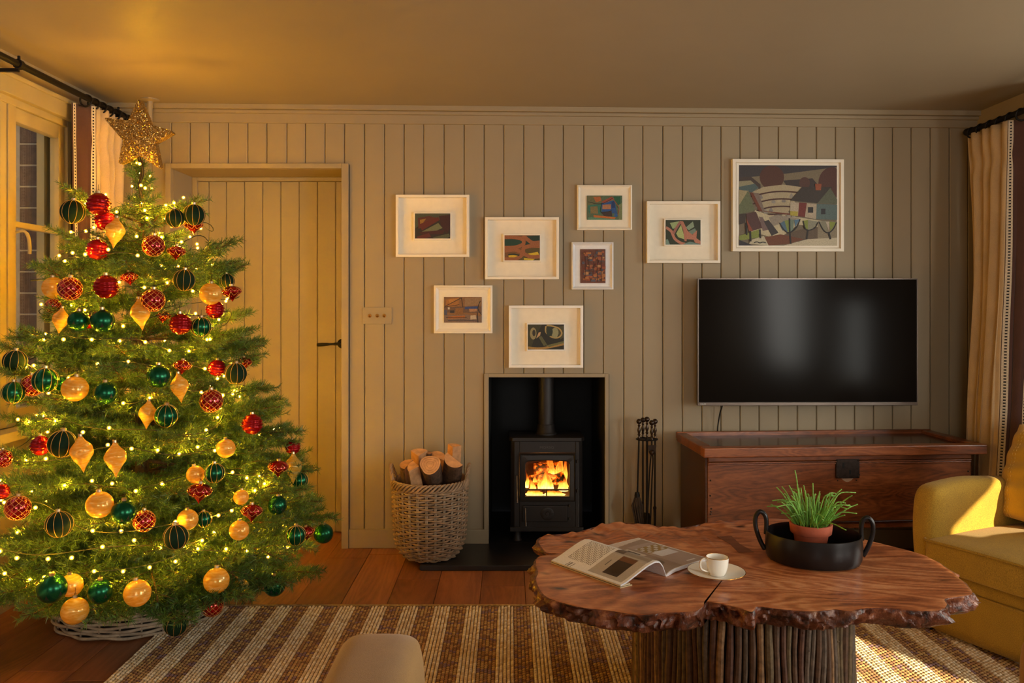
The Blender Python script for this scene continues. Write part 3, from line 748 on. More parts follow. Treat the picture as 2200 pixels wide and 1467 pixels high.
def bauble_parts(kind):
    P = []; top = 1.0
    def part(nm, mat, mb, **kw): P.append((mb, nm, mat, kw))
    m = MB()
    if kind in ('velvet', 'stripe'):
        m.ball((0, 0, 0), 1, 28, 16); part('ball', GREENV if kind == 'velvet' else GREENS, m, smooth=True)
        g = MB()
        for k in range(10):
            a = 2*PI*k/10; g.tube([sph(a, l, 1.004) for l in np.linspace(-1.45, 1.45, 19)], .02, 4)
        part('gold_stripes', GOLDL, g, smooth=True)
    elif kind == 'satin':
        m.ball((0, 0, 0), 1, 28, 16); part('ball', GREENS, m, smooth=True)
        g = MB()
        for k in range(8):
            lo = 2*PI*k/8+.3*math.sin(k*5); la = -.62+.35*((k*37) % 5)/5; hh = .34
            for q in range(5):
                y0 = la+hh*(1-q/5); w = .035+.036*q
                A = [sph(lo, y0+.11, 1.005), sph(lo+w, y0-.03, 1.005), sph(lo-w, y0-.03, 1.005)]; g.add(A, [(0, 2, 1)])
            g.add([sph(lo-.012, la-.06, 1.005), sph(lo+.012, la-.06, 1.005), sph(lo, la+.2, 1.005)], [(0, 1, 2)])
        part('fir_print', PINT, g, kind='stuff')
    elif kind == 'swirl':
        m.lathe([(math.sin(PI*k/44), -math.cos(PI*k/44)) if 0 < k < 44 else (0, -1 if k == 0 else 1) for k in range(45)], 40,
                wob=lambda a, z: 1+.055*math.sin(z*19+math.sin(2*a)*.8+a)*max(0, 1-z*z)**.4); part('ball', REDF, m, smooth=True)
    elif kind == 'net':
        m.ball((0, 0, 0), 1, 28, 16); part('ball', REDG, m, smooth=True)
        g = MB()
        for k in range(10):
            for s in (-1, 1): g.tube([sph(2*PI*k/10+s*1.15*l, l, 1.006) for l in np.linspace(-1.42, 1.42, 19)], .019, 4)
        part('gold_net', GOLDL, g, smooth=True)
    elif kind == 'onion':
        m.lathe([(p.x, p.y) for p in smooth_pts([(r, z, 0) for r, z in ONION], 3)], 28); part('ball', REDG, m, smooth=True); top = .68
        g = MB()
        for k in range(8):
            a0 = 2*PI*k/8
            for zc, amp in ((.42, -.34), (-.02, -.34)):
                pts = []
                for u in np.linspace(0, 1, 11):
                    z = zc+amp*math.sin(PI*u); r = prof_at(ONION, z)*1.01; a = a0+2*PI/8*u; pts.append((r*math.cos(a), r*math.sin(a), z))
                g.tube(pts, .022, 4)
            r = prof_at(ONION, .12)*1.01; g.ball((r*math.cos(a0), r*math.sin(a0), .1), .05, 8, 5)
        part('gold_scallops', GOLDL, g, smooth=True)
    elif kind == 'pearl':
        m.lathe([(math.sin(PI*k/40), -math.cos(PI*k/40)) if 0 < k < 40 else (0, -1 if k == 0 else 1) for k in range(41)], 40,
                wob=lambda a, z: 1+.008*math.sin(z*9+2*a)*max(0, 1-z*z)**.5); part('ball', PEARL, m, smooth=True)
    elif kind == 'tear':
        m.lathe([(max(0, p.x), p.y) for p in smooth_pts([(r, z, 0) for r, z in TEAR], 4)], 40, wob=lambda a, z: 1+.03*math.sin(z*7+3*a)); part('ball', PEARL, m, smooth=True); top = 1.66
    c = MB(); c.lathe([(.2, top-.04), (.2, top+.17), (.17, top+.2), (0, top+.21)], 14); part('cap', CAPG, c, smooth='auto')
    h = MB(); h.tube([(.0, .07*math.sin(t)*1.0, top+.26-.07*math.cos(t)) for t in np.linspace(.2, 2*PI-.2, 11)]+[(0, 0, top+.42), (.03, 0, top+.75)], .016, 5); part('hook', IRON, h, smooth=True)
    return P
PROTO = {}; BALLS = []
def bauble(kind, px, py, dia, label, back=0.0, sq=1):
    p = surf(px, py)
    dv = (p-Vector((0, -D0, EYE))).normalized()
    p = p+dv*back if back else p-dv*.012
    d = p.y+D0; r = dia*d/F/2
    if kind == 'tear': r *= 1.0
    names = {'velvet': 'striped_bauble', 'stripe': 'striped_bauble', 'satin': 'green_bauble', 'swirl': 'ribbed_bauble', 'net': 'netted_bauble', 'onion': 'onion_bauble', 'pearl': 'pearl_bauble', 'tear': 'teardrop_bauble'}
    t = thing(names[kind], label, 'bauble', p, random.uniform(0, 6.28), 'baubles on the christmas tree')
    t.scale = (r, r, r); BALLS.append((p, r*(1.5 if kind == 'tear' else 1)))
    t.rotation_euler = (random.uniform(-.12, .12), random.uniform(-.12, .12), random.uniform(0, 6.28))
    if kind not in PROTO:
        PROTO[kind] = [mb.build(nm, mat, t, **kw) for mb, nm, mat, kw in bauble_parts(kind)]
    else:
        for q in PROTO[kind]: o = q.copy(); o.parent = t; COL.objects.link(o)
    return t
V_, S_, G_, R_, L_, O_, P_, T_ = 'velvet', 'stripe', 'satin', 'swirl', 'net', 'onion', 'pearl', 'tear'
BAUBLES = [
 (V_, 156, 455, 50, 'dark green velvet bauble with gold stripes hanging in front of the curtain border', 0),
 (R_, 212, 439, 49, 'topmost ribbed red bauble, just below the curtain pleats', 0),
 (R_, 226, 474, 44, 'ribbed red bauble tucked under the topmost red one', .10),
 (T_, 247, 500, 40, 'highest pearly gold teardrop bauble, close to the stem', 0),
 (R_, 209, 536, 45, 'ribbed red bauble half covered by a bough tip near the curtain', .03),
 (L_, 330, 528, 46, 'topmost red bauble with a gold net, below the star', 0),
 (O_, 379, 541, 38, 'flattened red bauble with gold scallops hanging before the door reveal', .03),
 (P_, 115, 618, 46, 'round pearly gold bauble in front of the window glass', .05),
 (L_, 150, 620, 50, 'red gold-netted bauble overlapping the pearly one by the window', 0),
 (R_, 228, 616, 51, 'deep red ribbed bauble in the middle of the upper boughs', 0),
 (L_, 114, 657, 32, 'small red netted bauble peeking out below the pearly one by the window', .09),
 (T_, 130, 689, 34, 'pearly gold teardrop beside two satin green baubles near the window', .03),
 (G_, 169, 689, 44, 'satin green bauble touching the teardrop near the window', 0),
 (G_, 220, 689, 50, 'satin green bauble with fir print, second from the window in its row', 0),
 (R_, 190, 691, 30, 'ribbed red bauble glimpsed between two satin green ones', .10),
 (L_, 329, 645, 49, 'red netted bauble covering the shoulder of a teardrop below the stem', 0),
 (T_, 302, 675, 41, 'pearly gold teardrop behind a red netted bauble at the stem', .035),
 (O_, 278, 596, 36, 'flattened red bauble deep in the boughs behind the stem lights', .12),
 (R_, 388, 696, 46, 'ribbed red bauble beside a green striped one, below the upper door boughs', 0),
 (V_, 417, 462, 46, 'dark green striped bauble at the highest bough tip before the door', 0),
 (O_, 416, 484, 40, 'flattened red bauble showing its point under the highest green one before the door', .05),
 (V_, 376, 469, 40, 'brownish green striped bauble hidden by the highest bough near the door', .06),
 (V_, 396, 602, 46, 'dark green velvet bauble between fairy lights in front of the door edge', 0),
 (P_, 453, 631, 47, 'round pearly gold bauble hanging in front of the door boards', 0),
 (O_, 498, 628, 41, 'red onion bauble with gold scallops at the outer bough tip before the door', 0),
 (R_, 462, 665, 38, 'ribbed red bauble hanging just below the pearly one before the door', .05),
 (S_, 432, 702, 42, 'shiny green bauble with gold stripes next to a ribbed red one', 0),
 (V_, 488, 604, 32, 'dark green bauble half hidden above the red onion one', .08),
 (O_, 350, 679, 32, 'red bauble nearly hidden above the ribbed red one near the stem', .10),
 (V_, 32, 776, 48, 'dark green striped bauble resting on a bough below the window sill', 0),
 (S_, 97, 817, 53, 'shiny green striped bauble in front of a red netted one', 0),
 (S_, 29, 843, 47, 'dark green striped bauble, outermost of three under the window', 0),
 (L_, 69, 828, 46, 'red netted bauble half hidden behind a shiny green striped one', .07),
 (P_, 161, 835, 54, 'round pearly gold bauble glowing beside the plain green one', 0),
 (G_, 227, 844, 49, 'plain satin green bauble beside the glowing pearly one', 0),
 (G_, 341, 808, 50, 'satin green bauble alone near the middle of the tree', 0),
 (T_, 386, 833, 38, 'pearly gold teardrop beside the satin green bauble at the middle', .02),
 (T_, 317, 891, 37, 'pearly gold teardrop behind a shiny green striped bauble', .04),
 (S_, 357, 893, 49, 'shiny green striped bauble in front of a teardrop at the middle', 0),
 (R_, 87, 957, 42, 'ribbed red bauble behind the biggest dark green velvet one', .05),
 (V_, 133, 953, 57, 'biggest dark green velvet bauble, next to a pair of teardrops', 0),
 (T_, 176, 975, 47, 'pearly gold teardrop touching the biggest velvet bauble', 0),
 (T_, 248, 987, 45, 'pearly gold teardrop, the one of the pair farther from the velvet bauble', 0),
 (L_, 6, 985, 38, 'red netted bauble cut by the picture edge beside the teardrop pair', 0),
 (R_, 3, 1056, 34, 'ribbed red bauble cut by the picture edge, lower one', .03),
 (G_, 130, 824, 30, 'satin green bauble glimpsed between striped and pearly ones', .10),
 (P_, 214, 1084, 56, 'round pearly gold bauble touching a satin green one in the lower boughs', 0),
 (O_, 392, 786, 38, 'red scalloped bauble half hidden above a teardrop', .06),
 (V_, 507, 802, 46, 'dark green velvet bauble near the outer boughs below the door lever height', 0),
 (R_, 466, 790, 36, 'ribbed red bauble buried in needles beside a velvet one', .08),
 (O_, 525, 779, 34, 'red scalloped bauble peeping out behind a velvet one', .07),
 (L_, 454, 861, 49, 'frosted red bauble with gold net in the outer middle boughs', 0),
 (R_, 542, 911, 44, 'ribbed red bauble near the tips in front of the door', 0),
 (P_, 485, 963, 40, 'pearly gold bauble half covered by needles under a red ribbed one', .04),
 (R_, 629, 960, 32, 'ribbed red bauble at the tips, above an onion bauble before the door', .03),
 (O_, 598, 1004, 44, 'red onion bauble with gold scallops beside a teardrop at the tips', 0),
 (T_, 630, 1006, 38, 'pearly gold teardrop at the outer tips before the door', .03),
 (S_, 644, 1032, 36, 'small shiny green striped bauble at the tip below the outer teardrop', .05),
 (S_, 461, 1016, 42, 'shiny green striped bauble in front of a pearly one, outer lower boughs', 0),
 (P_, 420, 1019, 38, 'pearly gold bauble half hidden behind a shiny green striped one', .05),
 (O_, 429, 1056, 52, 'wide red onion bauble with gold scallops in the lower boughs', 0),
 (P_, 518, 1068, 32, 'pearly gold bauble deep in the boughs above a red onion one', .07),
 (L_, 38, 1091, 52, 'red netted bauble lit from below by a fairy light, lower boughs by the wall', 0),
 (G_, 266, 1100, 52, 'satin green bauble with fir print touching a pearly one', 0),
 (L_, 310, 1119, 46, 'red netted bauble deep in the lower boughs beside a satin green one', .05),
 (V_, 127, 1126, 55, 'dark green velvet bauble alone in the lower boughs', 0),
 (V_, 378, 1153, 52, 'dark green velvet bauble in front of a pearly one, lower middle', 0),
 (G_, 112, 1264, 61, 'large satin green bauble hanging over the floor by the basket', 0),
 (P_, 153, 1257, 48, 'pearly gold bauble behind the large satin green one', .06),
 (P_, 161, 1312, 56, 'pearly gold bauble hanging against the wicker tree basket', 0),
 (G_, 215, 1270, 52, 'dark satin green bauble above the wicker tree basket', .02),
 (P_, 295, 1274, 56, 'pearly gold bauble with needles hanging across it, above the basket', 0),
 (V_, 378, 1340, 50, 'lowest dark green velvet bauble, at the rug corner', 0),
 (P_, 403, 1116, 44, 'pearly gold bauble behind the lower middle velvet one', .04),
 (S_, 438, 1115, 34, 'shiny green striped bauble hidden beside a pearly one, lower middle', .07),
 (O_, 541, 1099, 46, 'red onion bauble with gold scallops in the outer lower boughs', 0),
 (G_, 596, 1085, 40, 'satin green bauble half buried in outer lower boughs', .03),
 (S_, 636, 1150, 42, 'shiny green striped bauble before a red onion one near the floor', 0),
 (O_, 658, 1143, 36, 'red onion bauble behind a shiny striped one near the floor', .04),
 (G_, 695, 1146, 42, 'satin green bauble at the outermost low bough, over the floorboards', 0),
 (P_, 514, 1139, 42, 'pearly gold bauble half hidden under a red onion one', .05),
 (P_, 465, 1247, 54, 'pearly gold bauble hanging freely above the rug edge', 0),
 (P_, 517, 1262, 36, 'pearly gold bauble behind a hanging bough above the rug edge', .06),
 (L_, 456, 1301, 46, 'dark red netted bauble behind a bough over the rug', .02),
 (G_, 590, 1258, 45, 'satin green bauble hanging lowest over the bare floorboards', 0),
]
for k_, px, py, dia, lab, bk in BAUBLES: bauble(k_, px, py, dia, lab, bk)

keep = [q for q in keep if all((q+Vector((TX, TY, 0))-c_).length > r_*1.08+.007 for c_, r_ in BALLS)]
for i, p in enumerate(keep):
    if i == 0: o0 = bm.build('bulb', [BULB, SHELL], sl, smooth=True); o0.location = p
    else: o = o0.copy(); o.location = p; COL.objects.link(o)
print('bulbs', len(keep))

# ---------------------------------------------------------------- wicker ring that hides the stand
bx, byy = XW(305, 3.33), 3.33-D0
t = thing('tree_basket', 'low round grey wicker basket around the foot of the christmas tree', 'basket', (bx, byy, 0))
m = MB(); nst = 26
for r in range(15):
    z = .012+.0125*r; R = .318-.0022*r
    pts = []
    for k in range(nst*4):
        a = 2*PI*k/(nst*4); pts.append(((R+.007*math.sin(nst/2*a*1+(r % 2)*PI))*math.cos(a), (R+.007*math.sin(nst/2*a+(r % 2)*PI))*math.sin(a), z+.0018*math.sin(a*7+r)))
    m.tube(pts, .0062, 6, closed=True)
m.build('weave', WICKG, t, smooth=True, kind='stuff')
m = MB()
for k in range(nst):
    a = 2*PI*(k+.25)/nst; m.tube([(.316*math.cos(a), .316*math.sin(a), .008), (.286*math.cos(a), .286*math.sin(a), .205)], .004, 6)
m.build('stakes', WICKG, t, smooth=True, kind='stuff')
m = MB()
for q in range(3): m.tube([((.287+.008*math.cos(a*13+q*2.1))*math.cos(a), (.287+.008*math.cos(a*13+q*2.1))*math.sin(a), .204+.008*math.sin(a*13+q*2.1)) for a in np.linspace(0, 2*PI, 161)[:-1]], .006, 6, closed=True)
m.build('rim', WICKG, t, smooth=True)
m = MB(); m.lathe([(0, .006), (.296, .006), (.270, .19)], 40); m.build('lining', simple('dark basket inside', rgb(40, 32, 26), .9), t, smooth=True)
# ================================================================== RUG
rx0, rx1, ry1, ry0 = -1.345, 2.05, 3.373-D0, -3.0
rug = thing('rug', 'large woven jute rug with cream and brown stripes under the coffee table', 'rug', (rx0, ry1, 0))
RW, RL = rx1-rx0, ry1-ry0
m = MB(); m.box(0, RW, -RL, 0, .0005, .0045); m.build('backing', simple('brown jute backing', rgb(92, 62, 38), .95, var=.35, scale=90, bump=.5), rug)
PER, PITX, PITY = .1303, .0131, .0165
def knots():
    nx = int(RW/PITX); ny = int(1.75/PITY)
    I, J = np.meshgrid(np.arange(nx), np.arange(ny), indexing='ij'); I = I.ravel(); J = J.ravel()
    x = (I+.5)*PITX; off = RW-0
    ph = ((x+.009) % PER)/PER
    cream = ph < .5
    y = -(J+.5+.5*(I % 2))*PITY-.012
    rnd = np.random.random(len(I)); rn2 = np.random.random(len(I))
    wx = np.where(cream, .0062, .0064)*np.random.uniform(.9, 1.05, len(I)); wy = np.where(cream, .0088, .0062)*np.random.uniform(.9, 1.05, len(I))
    hz = np.where(cream, .0062, .0040)*np.random.uniform(.8, 1.15, len(I))
    col = np.zeros((len(I), 3))
    cr = np.array([rgb(246, 222, 184), rgb(238, 210, 168), rgb(252, 232, 198), rgb(228, 196, 150)])[:, :3]
    br = np.array([rgb(180, 132, 84), rgb(200, 154, 96), rgb(158, 114, 78), rgb(206, 166, 104), rgb(152, 118, 118)])[:, :3]
    col[cream] = cr[(rnd[cream]*4).astype(int)]
    band = np.sin(J*1.15+np.floor((x+.009)/PER)*1.9)+np.random.normal(size=len(I))*.5 > 1.05      # slubs of mauve yarn along the weft
    bi = np.where(band, 4, (rn2*4).astype(int)); col[~cream] = br[bi[~cream]]
    # each stitch: raised oblong with a crest
    T = np.array([[-1, -1, 0], [1, -1, 0], [1, 1, 0], [-1, 1, 0], [-.5, -.62, 1], [.5, -.5, .86], [.5, .62, 1], [-.5, .5, .86]])
    V = T[None]*np.stack([wx, wy, hz], 1)[:, None, :]+np.stack([x, y, np.full(len(x), .0042)], 1)[:, None, :]
    V[:, 4:, 0] += .0012; 
    Fq = np.array([[4, 5, 6, 7], [0, 1, 5, 4], [1, 2, 6, 5], [2, 3, 7, 6], [3, 0, 4, 7]])
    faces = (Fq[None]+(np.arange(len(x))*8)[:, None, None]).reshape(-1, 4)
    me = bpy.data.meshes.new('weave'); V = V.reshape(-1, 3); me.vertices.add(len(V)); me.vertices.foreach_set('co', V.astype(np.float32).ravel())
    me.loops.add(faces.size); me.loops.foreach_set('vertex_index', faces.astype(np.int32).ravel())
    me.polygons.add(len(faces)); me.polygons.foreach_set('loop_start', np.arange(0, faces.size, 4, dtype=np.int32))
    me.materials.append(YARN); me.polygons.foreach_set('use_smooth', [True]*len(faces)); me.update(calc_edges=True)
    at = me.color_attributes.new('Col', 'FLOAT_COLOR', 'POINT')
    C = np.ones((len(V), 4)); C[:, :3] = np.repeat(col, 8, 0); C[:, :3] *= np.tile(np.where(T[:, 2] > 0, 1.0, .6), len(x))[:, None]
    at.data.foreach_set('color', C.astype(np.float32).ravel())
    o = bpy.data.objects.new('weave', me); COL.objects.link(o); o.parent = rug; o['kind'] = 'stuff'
knots()
m = MB(); m.tube([(0, -.004, .006), (RW, -.004, .006)], .006, 6); m.build('hem', simple('jute hem', rgb(172, 140, 92), .95, var=.3, scale=80), rug, smooth=True)

# ================================================================== COFFEE TABLE
TZ, TT = .47, .052
OUT = [(1156, 1156.5), (1180, 1147), (1230, 1143), (1267, 1133), (1303, 1123.5), (1330, 1121), (1377, 1123.5), (1430, 1130), (1451, 1133), (1483, 1129), (1522, 1121), (1562, 1117), (1602, 1114), (1633, 1113), (1661, 1113),
       (1720, 1117), (1780, 1127), (1820, 1143), (1850, 1155), (1868, 1160), (1905, 1169), (1975, 1187.5), (2011, 1203), (2036, 1219.5), (2051, 1230), (2072, 1248), (2087, 1264), (2092.5, 1276),
       (2060, 1282), (2034, 1287), (2038, 1300), (2020, 1311), (1965, 1312), (1914, 1306), (1880, 1306), (1856, 1307), (1825, 1312), (1795, 1309), (1770, 1312), (1734, 1313), (1691, 1310), (1655, 1306), (1627, 1303),
       (1615, 1314), (1588, 1306), (1554, 1298), (1515, 1292), (1509, 1304), (1491, 1312), (1443, 1316), (1414, 1318), (1369, 1321), (1309, 1312), (1259, 1307), (1230, 1301.6), (1193, 1291), (1166, 1278), (1153, 1259),
       (1149, 1243.5), (1153, 1228), (1148, 1212), (1153, 1196), (1170, 1191.5), (1192, 1188), (1170, 1184), (1158, 1168)]
P3 = [PZ(x, y, TZ) for x, y in OUT]
ctr = Vector((sum(p.x for p in P3)/len(P3), sum(p.y for p in P3)/len(P3), 0))
ct = thing('coffee_table', 'live edge burl wood coffee table on a drum of upright twigs', 'coffee table', ctr)
loop = [Vector((p.x-ctr.x, p.y-ctr.y, 0)) for p in smooth_pts(P3, 12, True)]
NL = len(loop)
def nz(x, y, z, s, seed=0): return mnoise.noise(Vector((x*s+seed, y*s+seed*.7, z*s)))
m = MB()
rings = []
def ring_pts(k, z, jit, burl=0):
    out = []
    for p in loop:
        a = nz(p.x, p.y, z, 9, 3)*jit+nz(p.x, p.y, z*1.6, 24, 8)*jit*.9+(.25-abs(nz(p.x, p.y, z*1.4, 44, 2)))*jit*1.1
        n = p.normalized(); q = p*k+n*a
        zz = z
        if burl:                                           # carved, wavy surface of the back burl
            w = max(0, min(1, (p.y-.12)*4))*max(0, min(1, (.22-p.x)*5))
            zz += burl*w*(nz(p.x*k, p.y*k, 0, 16, 1)*.013+nz(p.x*k, p.y*k, 0, 40, 5)*.006-.003)
        out.append(Vector((q.x, q.y, zz)))
    return out
seq = []
for k in (0.0001, .3, .55, .7, .8, .86, .9, .93, .955, .975): seq.append((k, TZ, 0, 1 if k > .6 else 0, 0))
seq += [(.992, TZ-.0008, .001, 1, 0), (1.0, TZ-.003, .005, 0, 1), (1.0, TZ-.009, .017, 0, 1), (.999, TZ-.016, .024, 0, 1), (.996, TZ-.023, .028, 0, 1), (.998, TZ-.030, .030, 0, 1), (.992, TZ-.037, .030, 0, 1), (.98, TZ-.044, .028, 0, 1), (.955, TZ-TT, .02, 0, 1), (.8, TZ-TT, 0, 0, 1), (.0001, TZ-TT, 0, 0, 1)]
R = [ring_pts(k, z, j, b) for k, z, j, b, mi in seq]
vs = [v for r in R for v in r]
for i in range(len(R)-1):
    m.mi = 1 if seq[i+1][4] else 0
    fs = [(i*NL+j, (i+1)*NL+j, (i+1)*NL+(j+1) % NL, i*NL+(j+1) % NL) for j in range(NL)]
    if i == 0: m.add(vs, fs)
    else:
        for f in fs: m.f.append(list(f)); m.c.append(m.cc); m.m.append(m.mi)
top = m.build('tabletop', [ELM, BURL], ct, smooth='auto', angle=50)
# butterfly keys let into the top
for (ax, ay), (bx_, by_), w in (((1556, 1152), (1604, 1187), .026),):
    a = PZ(ax, ay, TZ)-ctr; b = PZ(bx_, by_, TZ)-ctr; d = (b-a).normalized(); n_ = Vector((-d.y, d.x, 0)); mid = (a+b)/2
    m = MB(); m.prism([tuple((q)[:2]) for q in (a-n_*w, mid-n_*w*.62, b-n_*w, b+n_*w, mid+n_*w*.62, a+n_*w)], TZ-.004, TZ+.0007, 'Z'); m.build('butterfly_inlay', ELMIN, ct)
# drum of twigs
bc = Vector((.716, 2.50-D0, 0))-ctr; bc.z = 0; br_ = .315
m = MB(); m.lathe([(0, .012), (br_-.012, .012), (br_-.012, TZ-TT-.004), (0, TZ-TT-.004)], 48, (bc.x, bc.y, 0)); m.build('drum_core', simple('dark drum core', rgb(40, 28, 20), .9), ct, smooth='auto')
a = 0
while a < 2*PI-.02:
    r = random.uniform(.0068, .0122); a += r/br_
    m = MB(); R_0 = br_+r*.4; dx, dy = random.uniform(-.006, .006), random.uniform(-.004, .004)
    pts = []; rs = []
    for k in range(9):
        t = k/8; z = .008+(TZ-TT-.004)*t
        aa = a+dx*math.sin(t*PI*random.choice((1, 1, 1.3)))+.008*math.sin(t*7+a*9); rr2 = R_0+.003*math.sin(t*5+a*13)
        pts.append((bc.x+rr2*math.cos(aa), bc.y+rr2*math.sin(aa), z)); rs.append(r*(1.08-.2*t)*random.uniform(.87, 1.14))
    m.tube(pts, rs, 8)
    if random.random() < .6:
        k = random.randint(2, 7); p = Vector(pts[k]); m.ball(p+Vector((math.cos(a), math.sin(a), 0))*r*.7, r*.5, 6, 4)
    m.build('twig', random.choice(TWIGS), ct, smooth='auto'); a += r/br_*1.02

# ================================================================== THINGS ON THE TABLE
# open magazine
def at(px, py, z=TZ): p = PZ(px, py, z); return Vector((p.x, p.y, z))
zt = TZ+.0012
A, B, SN = at(1185, 1210), at(1334, 1264), at(1431, 1239)
SF = A+(SN-B); NO = at(1522, 1203); FO = SF+(NO-SN)
mg = thing('magazine', 'open glossy magazine with arching pages beside the coffee cup', 'magazine', (SN.x, SN.y, TZ))
O = Vector((SN.x, SN.y, TZ))
HL = lambda t: float(np.interp(t, [0, .1, .2, .4, .6, .75, .85, .93, 1], [.010, .014, .020, .034, .047, .053, .050, .034, .005]))
HR = lambda t: float(np.interp(t, [0, .08, .2, .4, .7, 1], [.005, .011, .014, .013, .010, .006]))
def sheetL(t, v, dz=0): p = A.lerp(SF, t).lerp(B.lerp(SN, t), v); return Vector((p.x, p.y, TZ+HL(t)+dz))-O
def sheetR(t, v, dz=0): p = SF.lerp(FO, t).lerp(SN.lerp(NO, t), v); return Vector((p.x, p.y, TZ+HR(t)+dz))-O
def colL(u, v):
    paper = rgb(242, 238, 232)
    if v < .5:                                                   # text page half: a justified grey block
        if .2 < u < .78 and .1 < v < .46 and int(v*84) % 2: return rgb(140, 132, 122) if (int(u*72)*7+int(v*84)*5) % 11 > 1 else paper
        if u < .12 and .2 < v < .3 and int(v*220) % 2: return rgb(130, 124, 116)
        return paper
    if v > .97 or u < .05: return paper
    if .14 < u < .62 and .66 < v < .86: return rgb(52, 38, 30) if u < .5 else rgb(112, 72, 44)      # firebox of the photograph
    if .62 < u < .66: return rgb(176, 166, 152)
    if u > .66: return rgb(150, 138, 124) if v > .62 else rgb(96, 80, 68)
    if .3 < u < .46 and .58 < v < .6: return rgb(90, 84, 78)
    return rgb(186, 176, 162)
def colR(u, v):
    if u > .97 or v > .985 or v < .015: return rgb(230, 226, 222)
    if v < .2: return rgb(206, 192, 180) if (v+u*.1) < .16 else rgb(150, 128, 112)
    if u < .42:
        if .24 < v < .52 and .05 < u < .36: return rgb(70, 46, 36) if (.29 < v < .47 and .1 < u < .32) else rgb(196, 186, 174)
        if ((u-.2)/.14)**2+((v-.74)/.09)**2 < 1: return rgb(62, 52, 46) if ((u-.2)/.09)**2+((v-.74)/.05)**2 < 1 else rgb(104, 88, 78)
        return rgb(150, 128, 114)
    if .3 < v < .5 and .45 < u < .95: return rgb(150, 122, 62) if (math.sin(u*40+v*60)+math.sin(v*90-u*23)) > -.3 else rgb(196, 190, 186)
    if .5 < v < .66 and .5 < u < .9: return rgb(214, 212, 216)
    if .9 < v < .93 and .62 < u < .82: return rgb(226, 220, 216)
    return rgb(168, 148, 138)
m = MB(); m.grid(lambda u, v: sheetL(u, v, .0), 72, 84, colL); m.build('page', PAPER, mg, smooth=True, color=True)
m = MB(); m.grid(lambda u, v: sheetR(u, v, .0), 72, 84, colR); m.build('page', PAPER, mg, smooth=True, color=True)
WH = rgb(242, 240, 242)
def leaves(sheet, tks, nm):
    m = MB(); m.cc = WH
    n = 30
    for k, tk in enumerate(tks):
        top_ = [lambda u, v, tk=tk: sheet(u, v, -tk[0])]; 
        m.grid(lambda u, v, tk=tk: Vector((*sheet(u, v)[:2], max(.0006, sheet(u, v).z-tk[0]))), n, 2)
        m.grid(lambda u, v, tk=tk: Vector((*sheet(u, v)[:2], max(.0003, sheet(u, v).z-tk[1]))), n, 2)
        for vv in (0, 1): m.grid(lambda u, v, tk=tk, vv=vv: Vector((*sheet(u, vv)[:2], max(.0003, sheet(u, vv).z-(tk[0]+(tk[1]-tk[0])*v)))), n, 1)
        for uu in (0, 1): m.grid(lambda u, v, tk=tk, uu=uu: Vector((*sheet(uu, u)[:2], max(.0003, sheet(uu, u).z-(tk[0]+(tk[1]-tk[0])*v)))), n, 1)
    return m.build(nm, PAPER, mg, color=True)
leaves(sheetL, [(.0003, .0014), (.0019, .003), (.0036, .0044)], 'page_block')
leaves(sheetR, [(.0003, .0020), (.0026, .0042), (.0047, .0100)], 'page_block')
m = MB(); m.cc = rgb(206, 180, 136)
cw = lambda p: Vector((p.x, p.y, TZ))-O
for z0, z1, q, cc in ((.0005, .0030, .24, rgb(210, 184, 140)), (.0034, .0044, .2, rgb(70, 58, 50)), (.0048, .0078, .2, rgb(214, 194, 156))):
    m.cc = cc; a0, b0 = cw(A), cw(B); a1, b1 = a0.lerp(cw(SF), q), b0.lerp(cw(SN), q); e = (a0-a1)*.06*(1-z0*90)
    vs = [p+Vector((0, 0, z)) for z in (z0, z1) for p in (a0+e, b0+e, b1, a1)]
    m.add(vs, [(3, 2, 1, 0), (4, 5, 6, 7), (0, 1, 5, 4), (1, 2, 6, 5), (2, 3, 7, 6), (3, 0, 4, 7)])
m.build('cover', PAPER, mg, color=True)

# cup and saucer
sc = at(1539, 1240); SR = .0815
t = thing('saucer', 'white gold-rimmed saucer under the coffee cup', 'saucer', (sc.x, sc.y, TZ))
prof = [(0, .003), (.022, .003), (.024, .001), (.030, .001), (.032, .004), (.055, .010), (.074, .016), (SR, .0185), (SR+.0006, .0200), (SR-.001, .0208), (.073, .0190), (.054, .0135), (.034, .0078), (.027, .0066), (.024, .0076), (.0225, .0062), (0, .0062)]
m = MB(); m.lathe(prof, 56); m.build('dish', CHINA, t, smooth='auto')
m = MB(); m.tube([((SR)*math.cos(a), (SR)*math.sin(a), .0198) for a in np.linspace(0, 2*PI, 65)[:-1]], .0011, 6, closed=True); m.build('gilt_rim', BRASS, t, smooth=True)
cc_ = at(1541, 1240)
t = thing('coffee_cup', 'small white espresso cup with a gilt-edged handle on the saucer', 'cup', (cc_.x, cc_.y, TZ+.0072))
CH, CR = .052, .0325
cp = [(0, .002), (.018, .002), (.0185, 0), (.0205, 0), (.0215, .003), (.0262, .012), (.0298, .026), (.0318, .042), (CR, CH), (CR-.0008, CH+.0008), (CR-.0018, CH), (.0298, .040), (.0275, .025), (.0235, .012), (.017, .006), (0, .0055)]
m = MB(); m.lathe(cp, 48); m.build('bowl', CHINA, t, smooth='auto')
m = MB(); m.tube([(CR*.985*math.cos(a), CR*.985*math.sin(a), CH+.0004) for a in np.linspace(0, 2*PI, 49)[:-1]], .0009, 6, closed=True); m.build('gilt_rim', BRASS, t, smooth=True)
m = MB(); hp = smooth_pts([(-.031, -.004, .043), (-.038, -.005, .048), (-.047, -.006, .044), (-.051, -.007, .032), (-.046, -.006, .018), (-.034, -.004, .012), (-.026, -.003, .0115)], 5)
m.tube(hp, .0030, 8); m.build('handle', CHINA, t, smooth=True)
